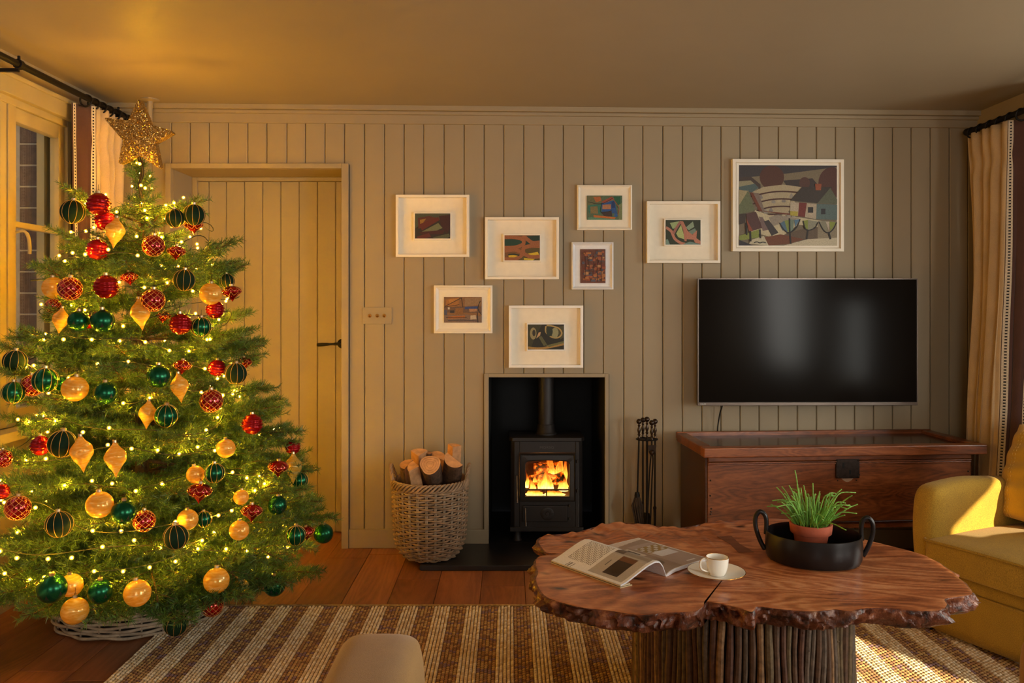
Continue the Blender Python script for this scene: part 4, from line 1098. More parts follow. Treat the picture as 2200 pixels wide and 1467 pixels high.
m = MB(); m.tube([p+Vector((p.x+.035, 0, p.z-.03)).normalized()*.0026 for p in hp[2:-4]], .0012, 6); m.build('gilt_edge', BRASS, t, smooth=True)

# black two-handled bowl
bp = at(1747, 1202)
t = thing('stoneware_bowl', 'low black oval bowl with two tall loop handles on the coffee table', 'bowl', (bp.x, bp.y, TZ), math.radians(-14))
bw, bd, bh = .143, .125, .084
m = MB(); m.lathe([(0, .002), (.86, .0), (.95, .004), (.985, .016), (1.0, .05), (.985, bh-.006), (.98, bh), (.965, bh+.0012), (.952, bh-.004), (.955, .03), (.93, .012), (.85, .008), (0, .008)], 64, sx=bw, sy=bd); m.build('bowl_body', BLKCER, t, smooth='auto')
for s in (-1, 1):
    m = MB(); x0 = s*bw
    pts = smooth_pts([(x0*1.0, 0, .022), (x0*1.10, 0, .05), (x0*1.19, 0, .09), (x0*1.19, 0, .122), (x0*1.10, 0, .139), (x0*1.0, 0, .13), (x0*.965, 0, .108), (x0*.975, 0, .07)], 5)
    rs = [.0072]*len(pts); m.tube(pts, rs, 10); m.build('loop_handle', BLKCER, t, smooth=True)
# potted plant inside the bowl
pp = at(1741, 1175, TZ+.012)
pp = PZ(1742, 1184, TZ+.0085)
t = thing('potted_succulent', 'string-leaved green succulent in a terracotta pot inside the black bowl', 'potted plant', (pp.x, pp.y, TZ+.0085))
m = MB(); m.lathe([(0, .002), (.041, .0), (.044, .002), (.053, .058), (.0535, .059), (.060, .059), (.062, .061), (.065, .088), (.064, .090), (.058, .090), (.056, .078), (0, .076)], 40); m.build('pot', TERRA, t, smooth='auto')
m = MB(); m.lathe([(.0565, .079), (.03, .084), (0, .085)], 20, wob=lambda a, z: 1+.03*math.sin(5*a)); m.build('soil', SOIL, t, smooth=True)
rng = random.Random(5)
for k in range(112):
    a = rng.uniform(0, 2*PI); r0 = .048*math.sqrt(rng.random()); h = rng.uniform(.05, .118) if k < 92 else rng.uniform(.03, .06)
    if k == 0: a, r0, h = PI, .03, .175
    ln = rng.uniform(.008, .062)*(1 if k else .3)*(.5+r0/.048); b = Vector((r0*math.cos(a), r0*math.sin(a), .082))
    a2 = a+rng.uniform(-.5, .5); out = Vector((math.cos(a2), math.sin(a2), 0))
    droop = rng.random() < .3
    pts = smooth_pts([b, b+out*ln*.35+Vector((0, 0, h*.4)), b+out*ln*.8+Vector((0, 0, h*.8)), b+out*ln*(1.6 if droop else 1.15)+Vector((0, 0, h*(.78 if droop else 1)))], 9)
    n = len(pts); m = MB()
    rs = [(.0019 if i % 2 else .0029)*(1-.3*i/n) for i in range(n)]
    m.tube(pts, rs, 6)
    m.build('stem', SUCC, t, smooth=True)

# ================================================================== ARMCHAIR (mustard) AND CUSHION
th = math.atan2(.43, .903)
ac = thing('armchair', 'mustard yellow upholstered armchair standing between the coffee table and the bay', 'armchair', (1.565, 3.155-D0, 0), th)
def rbox(name, x0, x1, y0, y1, z0, z1, mat, par, r=.03, sub=0, fn=None, nx=14, ny=14, nz=10, label=None):
    """soft box: every face gridded, corners rounded to radius r, then shaped by fn"""
    m = MB(); idx = {}; vs = []
    X = np.linspace(x0, x1, nx+1); Y = np.linspace(y0, y1, ny+1); Z = np.linspace(z0, z1, nz+1)
    def V(i, j, k):
        key = (i, j, k)
        if key not in idx:
            p = Vector((X[i], Y[j], Z[k])); q = Vector((min(max(p.x, x0+r), x1-r), min(max(p.y, y0+r), y1-r), min(max(p.z, z0+r), z1-r)))
            d = p-q
            if d.length > 1e-9: p = q+d.normalized()*r*1.0 if d.length > r else q+d.normalized()*min(r, d.length if min(abs(d.x), abs(d.y), abs(d.z)) >= 0 else r)
            if fn: p = fn(p)
            idx[key] = len(vs); vs.append(p)
        return idx[key]
    fs = []
    for j in range(ny):
        for i in range(nx):
            fs += [(V(i, j, 0), V(i, j+1, 0), V(i+1, j+1, 0), V(i+1, j, 0)), (V(i, j, nz), V(i+1, j, nz), V(i+1, j+1, nz), V(i, j+1, nz))]
    for k in range(nz):
        for i in range(nx):
            fs += [(V(i, 0, k), V(i+1, 0, k), V(i+1, 0, k+1), V(i, 0, k+1)), (V(i, ny, k), V(i, ny, k+1), V(i+1, ny, k+1), V(i+1, ny, k))]
        for j in range(ny):
            fs += [(V(0, j, k), V(0, j, k+1), V(0, j+1, k+1), V(0, j+1, k)), (V(nx, j, k), V(nx, j+1, k), V(nx, j+1, k+1), V(nx, j, k+1))]
    m.add(vs, fs); return m.build(name, mat, par, smooth=True, sub=sub, label=label)
AW = .80                                                        # overall width along -y
armtop = lambda p: Vector((p.x+.0, p.y+.012*math.sin(min(1, max(0, (p.z-.25)/.3))*PI), p.z-(.035*max(0, (p.x-.25)/.4) if p.z > .4 else 0)+(.016*math.sin(min(1, p.x/.25)*PI/2)-.016 if p.z > .5 else 0)))
rbox('arm', .0, .64, -.115, .0, .02, .578, MUST, ac, .045, 1, armtop, 16, 8, 14)
rbox('arm', .0, .64, -AW, -AW+.115, .02, .578, MUST, ac, .045, 1, armtop, 16, 8, 14)
rbox('seat_base', .012, .6, -AW+.06, -.06, .02, .265, MUST, ac, .015, 0, None, 8, 12, 6)
m = MB(); m.tube([(.008, -.07, .205), (.008, -AW+.07, .205)], .005, 8); m.build('base_piping', MUST, ac, smooth=True)
def crown(p):
    u = (p.x+.03)/.62; v = (p.y+AW/2)/(AW/2-.05)
    return Vector((p.x-.012*math.cos(v*PI/2)*(1 if p.x < .1 else 0), p.y, p.z+(.035*math.cos(max(-1, min(1, v))*PI/2)*math.sin(max(0, min(1, u*.9+.1))*PI) if p.z > .33 else 0)))
rbox('seat_cushion', -.03, .59, -AW+.075, -.075, .262, .372, MUST, ac, .022, 1, crown, 18, 18, 8)
def pipe_loop(z, r=.0055):
    x0, x1, y0, y1 = -.028, .585, -AW+.08, -.08
    pts = [crown(Vector((x, y, z))) for x, y in [(x0+.012, y1), (x0, y1-.012)]+[(x0, y) for y in np.linspace(y1-.05, y0+.05, 14)]+[(x0, y0+.012), (x0+.012, y0)]]
    return pts
m = MB(); m.tube([p+Vector((0, 0, -.004)) for p in pipe_loop(.372)], .0055, 8); m.build('cushion_piping', MUST, ac, smooth=True)
backf = lambda p: Vector((p.x+(p.z-.3)*.18+.03*(1-math.cos((p.y+AW/2)/AW*PI))*0, p.y*(1 if p.z < .6 else 1-.02*(p.z-.6)), p.z))
rbox('backrest', .56, .74, -AW+.01, -.01, .02, .775, MUST, ac, .05, 1, backf, 8, 16, 16)
for yy in (-.05, -AW+.05):
    for xx in (.06, .64):
        m = MB(); m.lathe([(.016, 0), (.02, .03), (0, .03)], 12, (xx, yy, 0)); m.build('foot', BLACKPL, ac, smooth='auto')
# scatter cushion leaning on the back
M_ = Matrix.Rotation(th, 4, 'Z')
cl = Vector((.42, -.30, .375)); wp = M_ @ cl+Vector((1.565, 3.155-D0, 0))
cu = thing('scatter_cushion', 'bright mustard cotton cushion with running stitches leaning on the armchair back', 'cushion', (wp.x, wp.y, wp.z), th)
CWd, CHt = .24, .40
lean_ = math.radians(22)
def cush(sgn):
    def f(u, v):
        a, b = u*2-1, v*2-1
        e = (1-abs(a)**2.6)*(1-abs(b)**2.6); thk = .085*max(0, e)**.5
        y = a*CWd*(1-.05*b*b); z = CHt/2+b*CHt/2*(1-.05*a*a)
        thk *= 1+.13*math.sin(b*15+a*4)*(.3+abs(a)**2)
        x = sgn*thk
        return Vector((x*math.cos(lean_)+z*math.sin(lean_), y, z*math.cos(lean_)-x*math.sin(lean_)))+Vector((-.0, 0, .03))
    return f
m = MB(); m.grid(cush(-1), 36, 36); m.grid(cush(1), 36, 36); m.build('cover', MUST2, cu, smooth=True)
m = MB(); f = cush(-1)
for vv in (.80, .86):
    pass
for uu in (.86, .89, .12):
    for k in range(26):
        q = [f(uu+.006*math.sin(k), (k+.15)/26)+Vector((-.002, 0, 0)), f(uu+.006*math.sin(k), (k+.65)/26)+Vector((-.002, 0, 0))]; m.tube(q, .0012, 4)
m.build('stitching', simple('pale thread', rgb(222, 184, 92), .8), cu)

# ================================================================== SOFA IN THE FOREGROUND (its arm reaches into the picture)
sf = thing('sofa', 'tan linen sofa whose rounded arm reaches into the foreground', 'sofa', (-.25, 1.62-D0, 0))
arm_f = lambda p: Vector((p.x-(.012 if p.x < 0 else -.004)*(.62-p.z)*4*.3, p.y, p.z-.012*abs(p.x/.085)**3*(1 if p.z > .5 else 0)))
rbox('arm', -.088, .088, -.80, .0, .03, .615, TAN, sf, .04, 1, arm_f, 12, 16, 12)
rbox('arm', 1.25, 1.43, -.80, .0, .03, .615, TAN, sf, .04, 1, None, 8, 12, 10)
rbox('seat_base', .09, 1.25, -.80, -.06, .03, .27, TAN, sf, .02, 0, None, 8, 6, 4)
rbox('seat_cushion', .09, .67, -.66, -.03, .27, .42, TAN, sf, .04, 1, None, 10, 10, 6); rbox('seat_cushion', .672, 1.25, -.66, -.03, .27, .42, TAN, sf, .04, 1, None, 10, 10, 6)
rbox('backrest', -.088, 1.43, -.98, -.80, .03, .80, TAN, sf, .05, 1, None, 12, 6, 10)
for xx in (-.03, 1.37):
    for yy in (-.07, -.9):
        m = MB(); m.lathe([(.018, 0), (.022, .035), (0, .035)], 12, (xx, yy, 0)); m.build('foot', BLACKPL, sf, smooth='auto')
# ================================================================== CHEST
cx0, cy0 = .905, 3.66-D0
chrot = math.radians(4.0)
ch = thing('chest', 'old dark elm plank chest with iron lock plate under the TV', 'chest', (cx0-.02, cy0, 0), chrot)
LW, LD, LZ = 1.335, .46, .613
def cbox(name, x0, x1, y0, y1, z0, z1, mat=CHEST, bev=.004, par=None):
    m = MB(); m.box(x0, x1, y0, y1, z0, z1); return m.build(name, mat, par or ch, bevel=bev)
lid = cbox('lid', 0, LW, 0, LD, LZ-.042, LZ-.016, CHESTD, .003)
cbox('lid_moulding', -.004, LW+.004, -.006, .05, LZ-.046, LZ, CHEST, .006, lid)
cbox('lid_moulding', -.004, LW+.004, LD-.022, LD, LZ-.03, LZ+.004, CHEST, .005, lid)
cbox('lid_moulding', -.004, .05, .048, LD-.022, LZ-.044, LZ+.0, CHEST, .006, lid)
cbox('lid_moulding', LW-.05, LW+.004, .048, LD-.022, LZ-.044, LZ+.0, CHEST, .006, lid)
fx0, fx1, fz0, fz1 = .03, LW-.045, .225, LZ-.046
cbox('front_board', fx0, fx1, .045, .068, fz0+.03, fz1-.028, CHEST, .002)
cbox('top_rail', fx0, fx1, .038, .068, fz1-.027, fz1, CHEST, .004)
for k in (0, 1): cbox('reeded_moulding', fx0, fx1, .036+.003*k, .06, fz1-.036-.009*k, fz1-.029-.009*k, CHEST, .003)
cbox('bottom_rail', fx0, fx1, .038, .068, fz0, fz0+.024, CHEST, .003); cbox('bottom_bead', fx0, fx1, .033, .06, fz0+.022, fz0+.033, CHESTD, .004)
cbox('side_board', fx0-.012, fx0+.02, .050, LD-.01, 0, fz1+.004, CHESTD, .003); cbox('side_board', fx1-.02, fx1+.008, .050, LD-.01, 0, fz1+.004, CHESTD, .003)
cbox('back_board', fx0, fx1, LD-.035, LD-.012, fz0, fz1, CHESTD, .002); cbox('bottom_board', fx0+.02, fx1-.02, .07, LD-.04, fz0+.01, fz0+.03, CHESTD, .002)
lx = .69; LKZ = .502
m = MB(); m.box(lx-.056, lx+.056, .036, .046, LKZ-.045, LKZ+.044); lp = m.build('lock_plate', simple('dark iron lock', rgb(52, 42, 36), .4, .8, var=.3, scale=60, bump=.2), ch, bevel=.002)
m = MB(); m.box(lx-.026, lx-.019, .0345, .04, LKZ+.004, LKZ+.028); m.box(lx+.006, lx+.013, .0345, .04, LKZ-.026, LKZ-.006); m.build('keyhole', simple('void black', rgb(4, 4, 4), .9), lp)
m = MB(); m.prism([(lx-.03+.06*k/10, LKZ-.045-.018*math.sin(PI*k/10)) for k in range(11)], .0425, .0465, 'Y'); m.build('escutcheon_scar', simple('bare pale wood', rgb(150, 118, 92), .7), ch)
for (sx, sz) in ((-.049, .037), (.049, .037), (-.049, -.038), (.049, -.038), (.06, -.03), (-.045, -.056), (.045, -.056)):
    m = MB(); m.ball((lx+sx, .036 if sz > -.04 and abs(sx) < .055 else .0445, LKZ+sz), .0035, 8, 5); m.build('nail', STEEL, lp, smooth=True)
for sx, zs_ in ((fx0+.014, (.525, .455, .385, .325, .312, .30)), (fx1-.012, (.545, .48))):
    for z in zs_:
        m = MB(); m.ball((sx+random.uniform(-.003, .003), .0445, z), .0045, 8, 5); m.build('nail', STEEL, ch, smooth=True)

# ================================================================== TELEVISION
tl, tr = W(1499.5, 599, 4.085), W(1971.5, 600, 4.10)
bl = W(1498, 871.5, 4.085)
TW = (tr-tl).length; TH = tl.z-bl.z+.002; ta = math.atan2(tr.y-tl.y, tr.x-tl.x)
tv = thing('television', 'large black flat television hanging on the wall above the chest', 'television', (tl.x, tl.y, bl.z), ta)
SCR = N('dark glossy screen'); SCR.base(rgb(20, 16, 13)); SCR.set(Roughness=.14); SCR.b.inputs['Specular IOR Level'].default_value = .06; SCR = SCR.m
m = MB(); m.box(0, TW, .004, .03, 0, TH); m.build('casing', BLACKPL, tv, bevel=.002)
m = MB(); m.box(.18, TW-.18, .028, .058, .1, TH-.1); m.build('rear_casing', BLACKPL, tv, bevel=.006)
m = MB(); m.box(.006, TW-.006, .0015, .005, .018, TH-.005); m.build('screen', SCR, tv)
BEZ = simple('grey metal bezel', rgb(112, 100, 92), .3, .85, var=.03)
m = MB(); m.box(-.001, TW+.001, .0, .012, 0, .0165); m.build('bezel', BEZ, tv, bevel=.002)
m = MB(); m.box(-.001, .004, .0, .012, .016, TH); m.build('bezel', BEZ, tv); m = MB(); m.box(TW-.004, TW+.001, .0, .012, .016, TH); m.build('bezel', BEZ, tv); m = MB(); m.box(0, TW, .0, .012, TH-.004, TH+.001); m.build('bezel', BEZ, tv)
def text(name, s, size, loc, mat, par, ext=.0006, rot=(PI/2, 0, 0), align='LEFT', sx=1.0):
    c = bpy.data.curves.new(name, 'FONT'); c.body = s; c.size = size; c.extrude = ext; c.align_x = align; c.space_character = 1.05
    o = bpy.data.objects.new(name, c); COL.objects.link(o); bpy.context.view_layer.update()
    me = bpy.data.meshes.new_from_object(o.evaluated_get(bpy.context.evaluated_depsgraph_get())); bpy.data.objects.remove(o)
    o = bpy.data.objects.new(name, me); COL.objects.link(o); me.materials.clear(); me.materials.append(mat); o.parent = par; o.location = loc; o.rotation_euler = rot; o.scale = (sx, 1, 1); return o
text('lettering', 'PHILIPS', .0085, (.012, -.0008, .0055), simple('silver lettering', rgb(214, 220, 226), .4), tv)
m = MB(); m.box(TW/2-.2, TW/2+.2, .056, .085, .2, .42); m.build('wall_bracket', BLACKPL, tv)
c0 = W(1549, 872, 4.14)
t = thing('television_cable', 'thin black cable hanging from the television behind the chest', 'cable', (c0.x, c0.y, 0))
m = MB(); m.tube(smooth_pts([(.03, -.01, c0.z+.1), (.006, 0, c0.z+.0), (-.004, .02, c0.z-.06), (-.012, .03, .58), (-.012, .035, .3), (.02, .035, .02)], 5), .0035, 6); m.build('lead', BLACKPL, t, smooth=True)

# ================================================================== LIGHT SWITCH
a, b = W(779, 696, 4.2), W(842, 660, 4.2)
t = thing('light_switch', 'painted wall plate with three brass toggle switches beside the door', 'light switch', (a.x, 0, a.z))
m = MB(); m.box(0, b.x-a.x, -.006, .004, 0, b.z-a.z); m.build('plate', PAINT, t, bevel=.0012)
for px in (795, 811, 826):
    p = W(px, 678, 4.2); m = MB(); M = Matrix.Translation((p.x-a.x, -.005, p.z-a.z)) @ Matrix.Rotation(PI/2, 4, 'X')
    m.lathe([(0, .004), (.0095, .004), (.0095, 0), (.0105, -.001)][::-1], 18, M=M); m.tube([(p.x-a.x, -.006, p.z-a.z), (p.x-a.x+.002, -.02, p.z-a.z-.005)], [.003, .0046], 10); m.build('toggle', BRASS, t, smooth='auto')

# ================================================================== PICTURES
def frame(label, box, art, shapes, style, mat=WHITE, bg=(60, 50, 40), fw=6, depth=.032, plate=None, rz=0, mount=CREAM, d=None):
    x0, y0, x1, y1 = box; d = d or D0-depth
    A_, B_ = W(x0, y1, d), W(x1, y0, d); w, h = B_.x-A_.x, B_.z-A_.z
    t = thing('picture', label, 'picture', (A_.x, A_.y, A_.z), rz, 'framed pictures on the boarded wall')
    f = fw/F*d
    m = MB()
    for (a, b, c, e) in ((0, w, 0, f), (0, w, h-f, h), (0, f, f, h-f), (w-f, w, f, h-f)): pass
    def mitre(w0, f0, ya, yb, yi, nm, mat, off=0):
        """mitred moulding; ya outer front, yi inner front, yb back"""
        mm = MB(); o = off
        R0 = [(o, o), (w-o, o), (w-o, h-o), (o, h-o)]; R1 = [(o+f0, o+f0), (w-o-f0, o+f0), (w-o-f0, h-o-f0), (o+f0, h-o-f0)]
        vs = [Vector((x, ya, z)) for x, z in R0]+[Vector((x, yi, z)) for x, z in R1]+[Vector((x, yb, z)) for x, z in R0]+[Vector((x, yb, z)) for x, z in R1]
        fs = []
        for i in range(4):
            j = (i+1) % 4; fs += [(i, j, 4+j, 4+i), (8+i, 8+j, j, i), (4+i, 4+j, 12+j, 12+i), (12+i, 12+j, 8+j, 8+i)]
        mm.add(vs, fs); return mm.build(nm, mat, t, bevel=.0012, seg=1)
    if style == 'tray':
        mitre(w, f, 0, depth, 0, 'frame', mat); back = depth-.004
    elif style == 'bevel':
        mitre(w, f*.45, 0, depth, -.004, 'frame', mat); mitre(w, f*.55, -.002, depth, .006, 'inner_moulding', mat, f*.45); back = .007
    else:
        mitre(w, f, 0, depth, 0, 'frame', mat); mitre(w, 7/F*d, .010, depth, .010, 'slip', mat, f+2.2/F*d); back = .014
    m = MB(); m.box(f*.6, w-f*.6, back, max(back+.003, depth-.001), f*.6, h-f*.6); m.build('mount' if style != 'float' else 'backing', mount, t)
    ax0, ay0, ax1, ay1 = art
    ux0, ux1 = (ax0-x0)/(x1-x0)*w, (ax1-x0)/(x1-x0)*w; uz1, uz0 = h-(ay0-y0)/(y1-y0)*h, h-(ay1-y0)/(y1-y0)*h
    front = back
    if plate:
        bx0, by0, bx1, by1 = plate; p0, p1 = (bx0-x0)/(x1-x0)*w, (bx1-x0)/(x1-x0)*w; q1, q0 = h-(by0-y0)/(y1-y0)*h, h-(by1-y0)/(y1-y0)*h
        m = MB(); m.box(p0, p1, back-.017, back, q0, q1); m.build('inner_frame', mat, t, bevel=.001); front = back-.0172
    m = MB(); aw, ah = ux1-ux0, uz1-uz0
    yb = front-(.0 if plate else .003)
    m.cc = rgb(*bg); m.box(ux0, ux1, yb-.0012, yb+.001, uz0, uz1)
    k = 0
    def P2(p): return Vector((ux0+min(1, max(0, p[0]))*aw, yb-.0013-.00006*k, uz1-min(1, max(0, p[1]))*ah))
    for s in shapes:
        k += 1; m.cc = rgb(*s[1])
        if s[0] == 'p': m.add([P2(p) for p in s[2]], [list(range(len(s[2])))])
        elif s[0] == 'e':
            cx_, cy_, rx, ry = s[2]; m.add([P2((cx_+rx*math.cos(q), cy_+ry*math.sin(q))) for q in np.linspace(0, 2*PI, 25)[:-1]], [list(range(24))])
        elif s[0] == 's':
            pts = [Vector((p[0], p[1], 0)) for p in s[2]]; pts = smooth_pts(pts, 5) if len(pts) > 2 else pts; wd_ = s[3]; L_, R_ = [], []
            for i, p in enumerate(pts):
                tt = (pts[min(i+1, len(pts)-1)]-pts[max(i-1, 0)]); tt.x *= aw; tt.y *= ah; tt = tt.normalized() if tt.length else Vector((1, 0, 0))
                nn = Vector((-tt.y, tt.x, 0)); L_.append((p.x+nn.x*wd_*ah/aw, p.y+nn.y*wd_)); R_.append((p.x-nn.x*wd_*ah/aw, p.y-nn.y*wd_))
            vs = [P2(q) for q in L_]+[P2(q) for q in R_]; n = len(pts); m.add(vs, [(i, i+1, n+i+1, n+i) for i in range(n-1)])
    m.build('painting', PRINT, t, color=True)
    return t
p, e, s = 'p', 'e', 's'
DK = (34, 28, 26)
frame('white box frame with a dark maroon and grey-green abstract, nearest the door', (850, 418, 1008, 552), (891, 458, 967, 512),
 [(p, (74, 78, 58), [(0, 0), (1, 0), (1, .35), (.5, .2), (.1, .5), (0, .6)]), (p, (92, 44, 32), [(.08, .18), (.4, .1), (.68, .2), (.1, .62)]), (p, (150, 112, 44), [(.14, .26), (.32, .2), (.24, .36), (.15, .42)]), (p, (96, 34, 26), [(.12, .44), (.66, .14), (.7, .26), (.2, .68)]),
  (p, (112, 116, 84), [(.18, .74), (.66, .38), (.78, .58), (.62, .68)]), (p, (62, 28, 28), [(.68, .1), (1, .05), (1, .6), (.9, .82), (.74, .5)]), (p, (70, 30, 28), [(.1, .74), (.84, .66), (.8, .82), (.2, .84)]), (p, (96, 40, 38), [(.06, .92), (.4, .78), (.46, .94), (.2, 1), (.06, 1)]),
  (p, (84, 88, 66), [(.5, .96), (.96, .8), (1, .92), (.9, 1), (.55, 1)])], 'tray', bg=(46, 40, 34), plate=(888, 455, 970, 515))
frame('white box frame with interlacing tan bands on green and yellow', (1042, 466, 1201, 600), (1084, 505, 1160, 559),
 [(p, (24, 62, 46), [(0, .1), (.5, .2), (.5, .5), (0, .45)]), (p, (24, 52, 40), [(.5, .05), (1, 0), (1, .4), (.6, .4)]), (p, (90, 74, 26), [(.5, .55), (1, .5), (1, 1), (.3, 1)]), (p, (222, 186, 34), [(.64, .74), (.94, .66), (.98, .78), (.66, .8)]), (p, (214, 178, 36), [(.1, .78), (.5, .8), (.46, .88), (.12, .88)]), (p, (206, 180, 40), [(.55, .9), (.86, .95), (.8, 1), (.55, .98)]),
  (s, (158, 96, 54), [(0, .08), (.3, .08), (.52, .18), (.52, .36), (.3, .48), (0, .5)], .075), (s, (158, 96, 54), [(0, .62), (.3, .58), (.52, .72), (.75, .86), (1, .84)], .075), (s, (158, 96, 54), [(0, .95), (.3, .95), (.52, .74), (.54, .52), (.75, .42), (1, .44)], .075), (s, (158, 96, 54), [(.5, .0), (.68, .2), (.8, .3), (1, .28)], .075),
  (s, (26, 44, 30), [(.1, .78), (.25, .76), (.42, .8)], .03)], 'tray', bg=(120, 78, 34), plate=(1081, 502, 1163, 562))
frame('small cream frame with a blue and orange cubist abstract, highest of the small pictures', (1240, 397, 1358, 494), (1261, 420, 1337, 472),
 [(p, (104, 104, 66), [(0, 0), (.4, 0), (.42, .3), (0, .5)]), (p, (176, 98, 44), [(.18, .06), (.38, .04), (.42, .2), (.26, .28)]), (p, (52, 112, 92), [(.02, .4), (.4, .34), (.42, .74), (.06, .74)]), (p, (128, 110, 66), [(.1, .46), (.3, .44), (.32, .74), (.1, .74)]), (p, (34, 80, 140), [(.42, .3), (.78, .2), (.86, .75), (.42, .7)]), (p, (176, 120, 84), [(.44, .38), (.68, .36), (.68, .56), (.44, .56)]),
  (p, (24, 52, 104), [(.7, .26), (.78, .2), (.8, .5), (.7, .52)]), (p, (26, 92, 62), [(.75, .05), (.95, .04), (.95, .5), (.86, .5)]), (p, (150, 70, 44), [(.4, .26), (.7, .04), (.78, .14), (.5, .32)]), (p, (60, 40, 34), [(.38, .68), (.7, .64), (.72, .86), (.5, .86)]), (p, (196, 108, 34), [(.18, .8), (.82, .9), (.78, .96), (.2, .9)]), (p, (90, 140, 110), [(.04, .9), (.2, .9), (.8, .98), (.8, 1), (.04, 1)]),
  (p, (120, 128, 84), [(.88, .4), (1, .3), (1, 1), (.9, 1)]), (e, (46, 92, 150), (.82, .82, .05, .07)), (s, DK, [(.04, .26), (.4, .34), (.74, .1)], .012), (s, DK, [(.42, .3), (.4, .7), (.7, .62)], .012), (s, (150, 70, 44), [(.76, .18), (.9, .5), (.88, .8)], .014)], 'bevel', bg=(84, 104, 76), fw=7, depth=.02)
frame('white box frame with pink branches on pale green, nearest the TV', (1390, 432, 1548, 565), (1431, 472, 1506, 525),
 [(p, (158, 176, 122), [(.12, .12), (.4, .05), (.36, .3), (.2, .36)]), (p, (178, 190, 120), [(.3, .55), (.44, .2), (.56, .8), (.36, .7)]), (p, (140, 160, 132), [(.58, .3), (.78, .06), (.82, .28), (.66, .42)]), (p, (120, 140, 122), [(.66, .46), (.84, .34), (.9, .5), (.74, .58)]), (p, (186, 122, 98), [(.4, .04), (.5, .06), (.62, .4), (.6, .86), (.54, .86), (.5, .4)]), (s, (190, 126, 102), [(0, .3), (.16, .46), (.26, .76), (.44, .94), (.56, .98)], .055),
  (s, (160, 104, 92), [(.42, .08), (.3, .34), (.22, .56)], .05), (p, (190, 126, 100), [(.6, .4), (.76, .6), (.9, .42), (.88, .74), (1, .86), (1, .98), (.84, .92), (.8, .8), (.6, .78)]), (p, (120, 148, 136), [(.0, .8), (.06, .78), (.12, 1), (0, 1)]), (p, (112, 140, 130), [(.55, .95), (.7, .88), (.98, .98), (.98, 1), (.5, 1)])], 'tray', bg=(44, 52, 28), plate=(1428, 469, 1509, 528))
fanA = []
for r_ in range(4):
    for c_ in range(9 if r_ < 2 else 7):
        x = .17+.05*r_*.5+c_*.052; y = .30+.093*r_+.0016*(c_-4)**2*5*.4+.02*abs(c_-5)*.3
        fanA += [(p, random.choice([(176, 160, 128), (150, 142, 130), (132, 124, 118), (186, 170, 138)]), [(x-.022, y+.05), (x, y+.0), (x+.022, y+.05), (x+.015, y+.065), (x-.015, y+.065)])]
    y0 = .36+.093*r_
    fanA += [(s, (74, 40, 26), [(.12+.02*r_, y0+.03), (.3, y0-.02), (.45, y0-.035), (.62, y0-.02)], .009)]
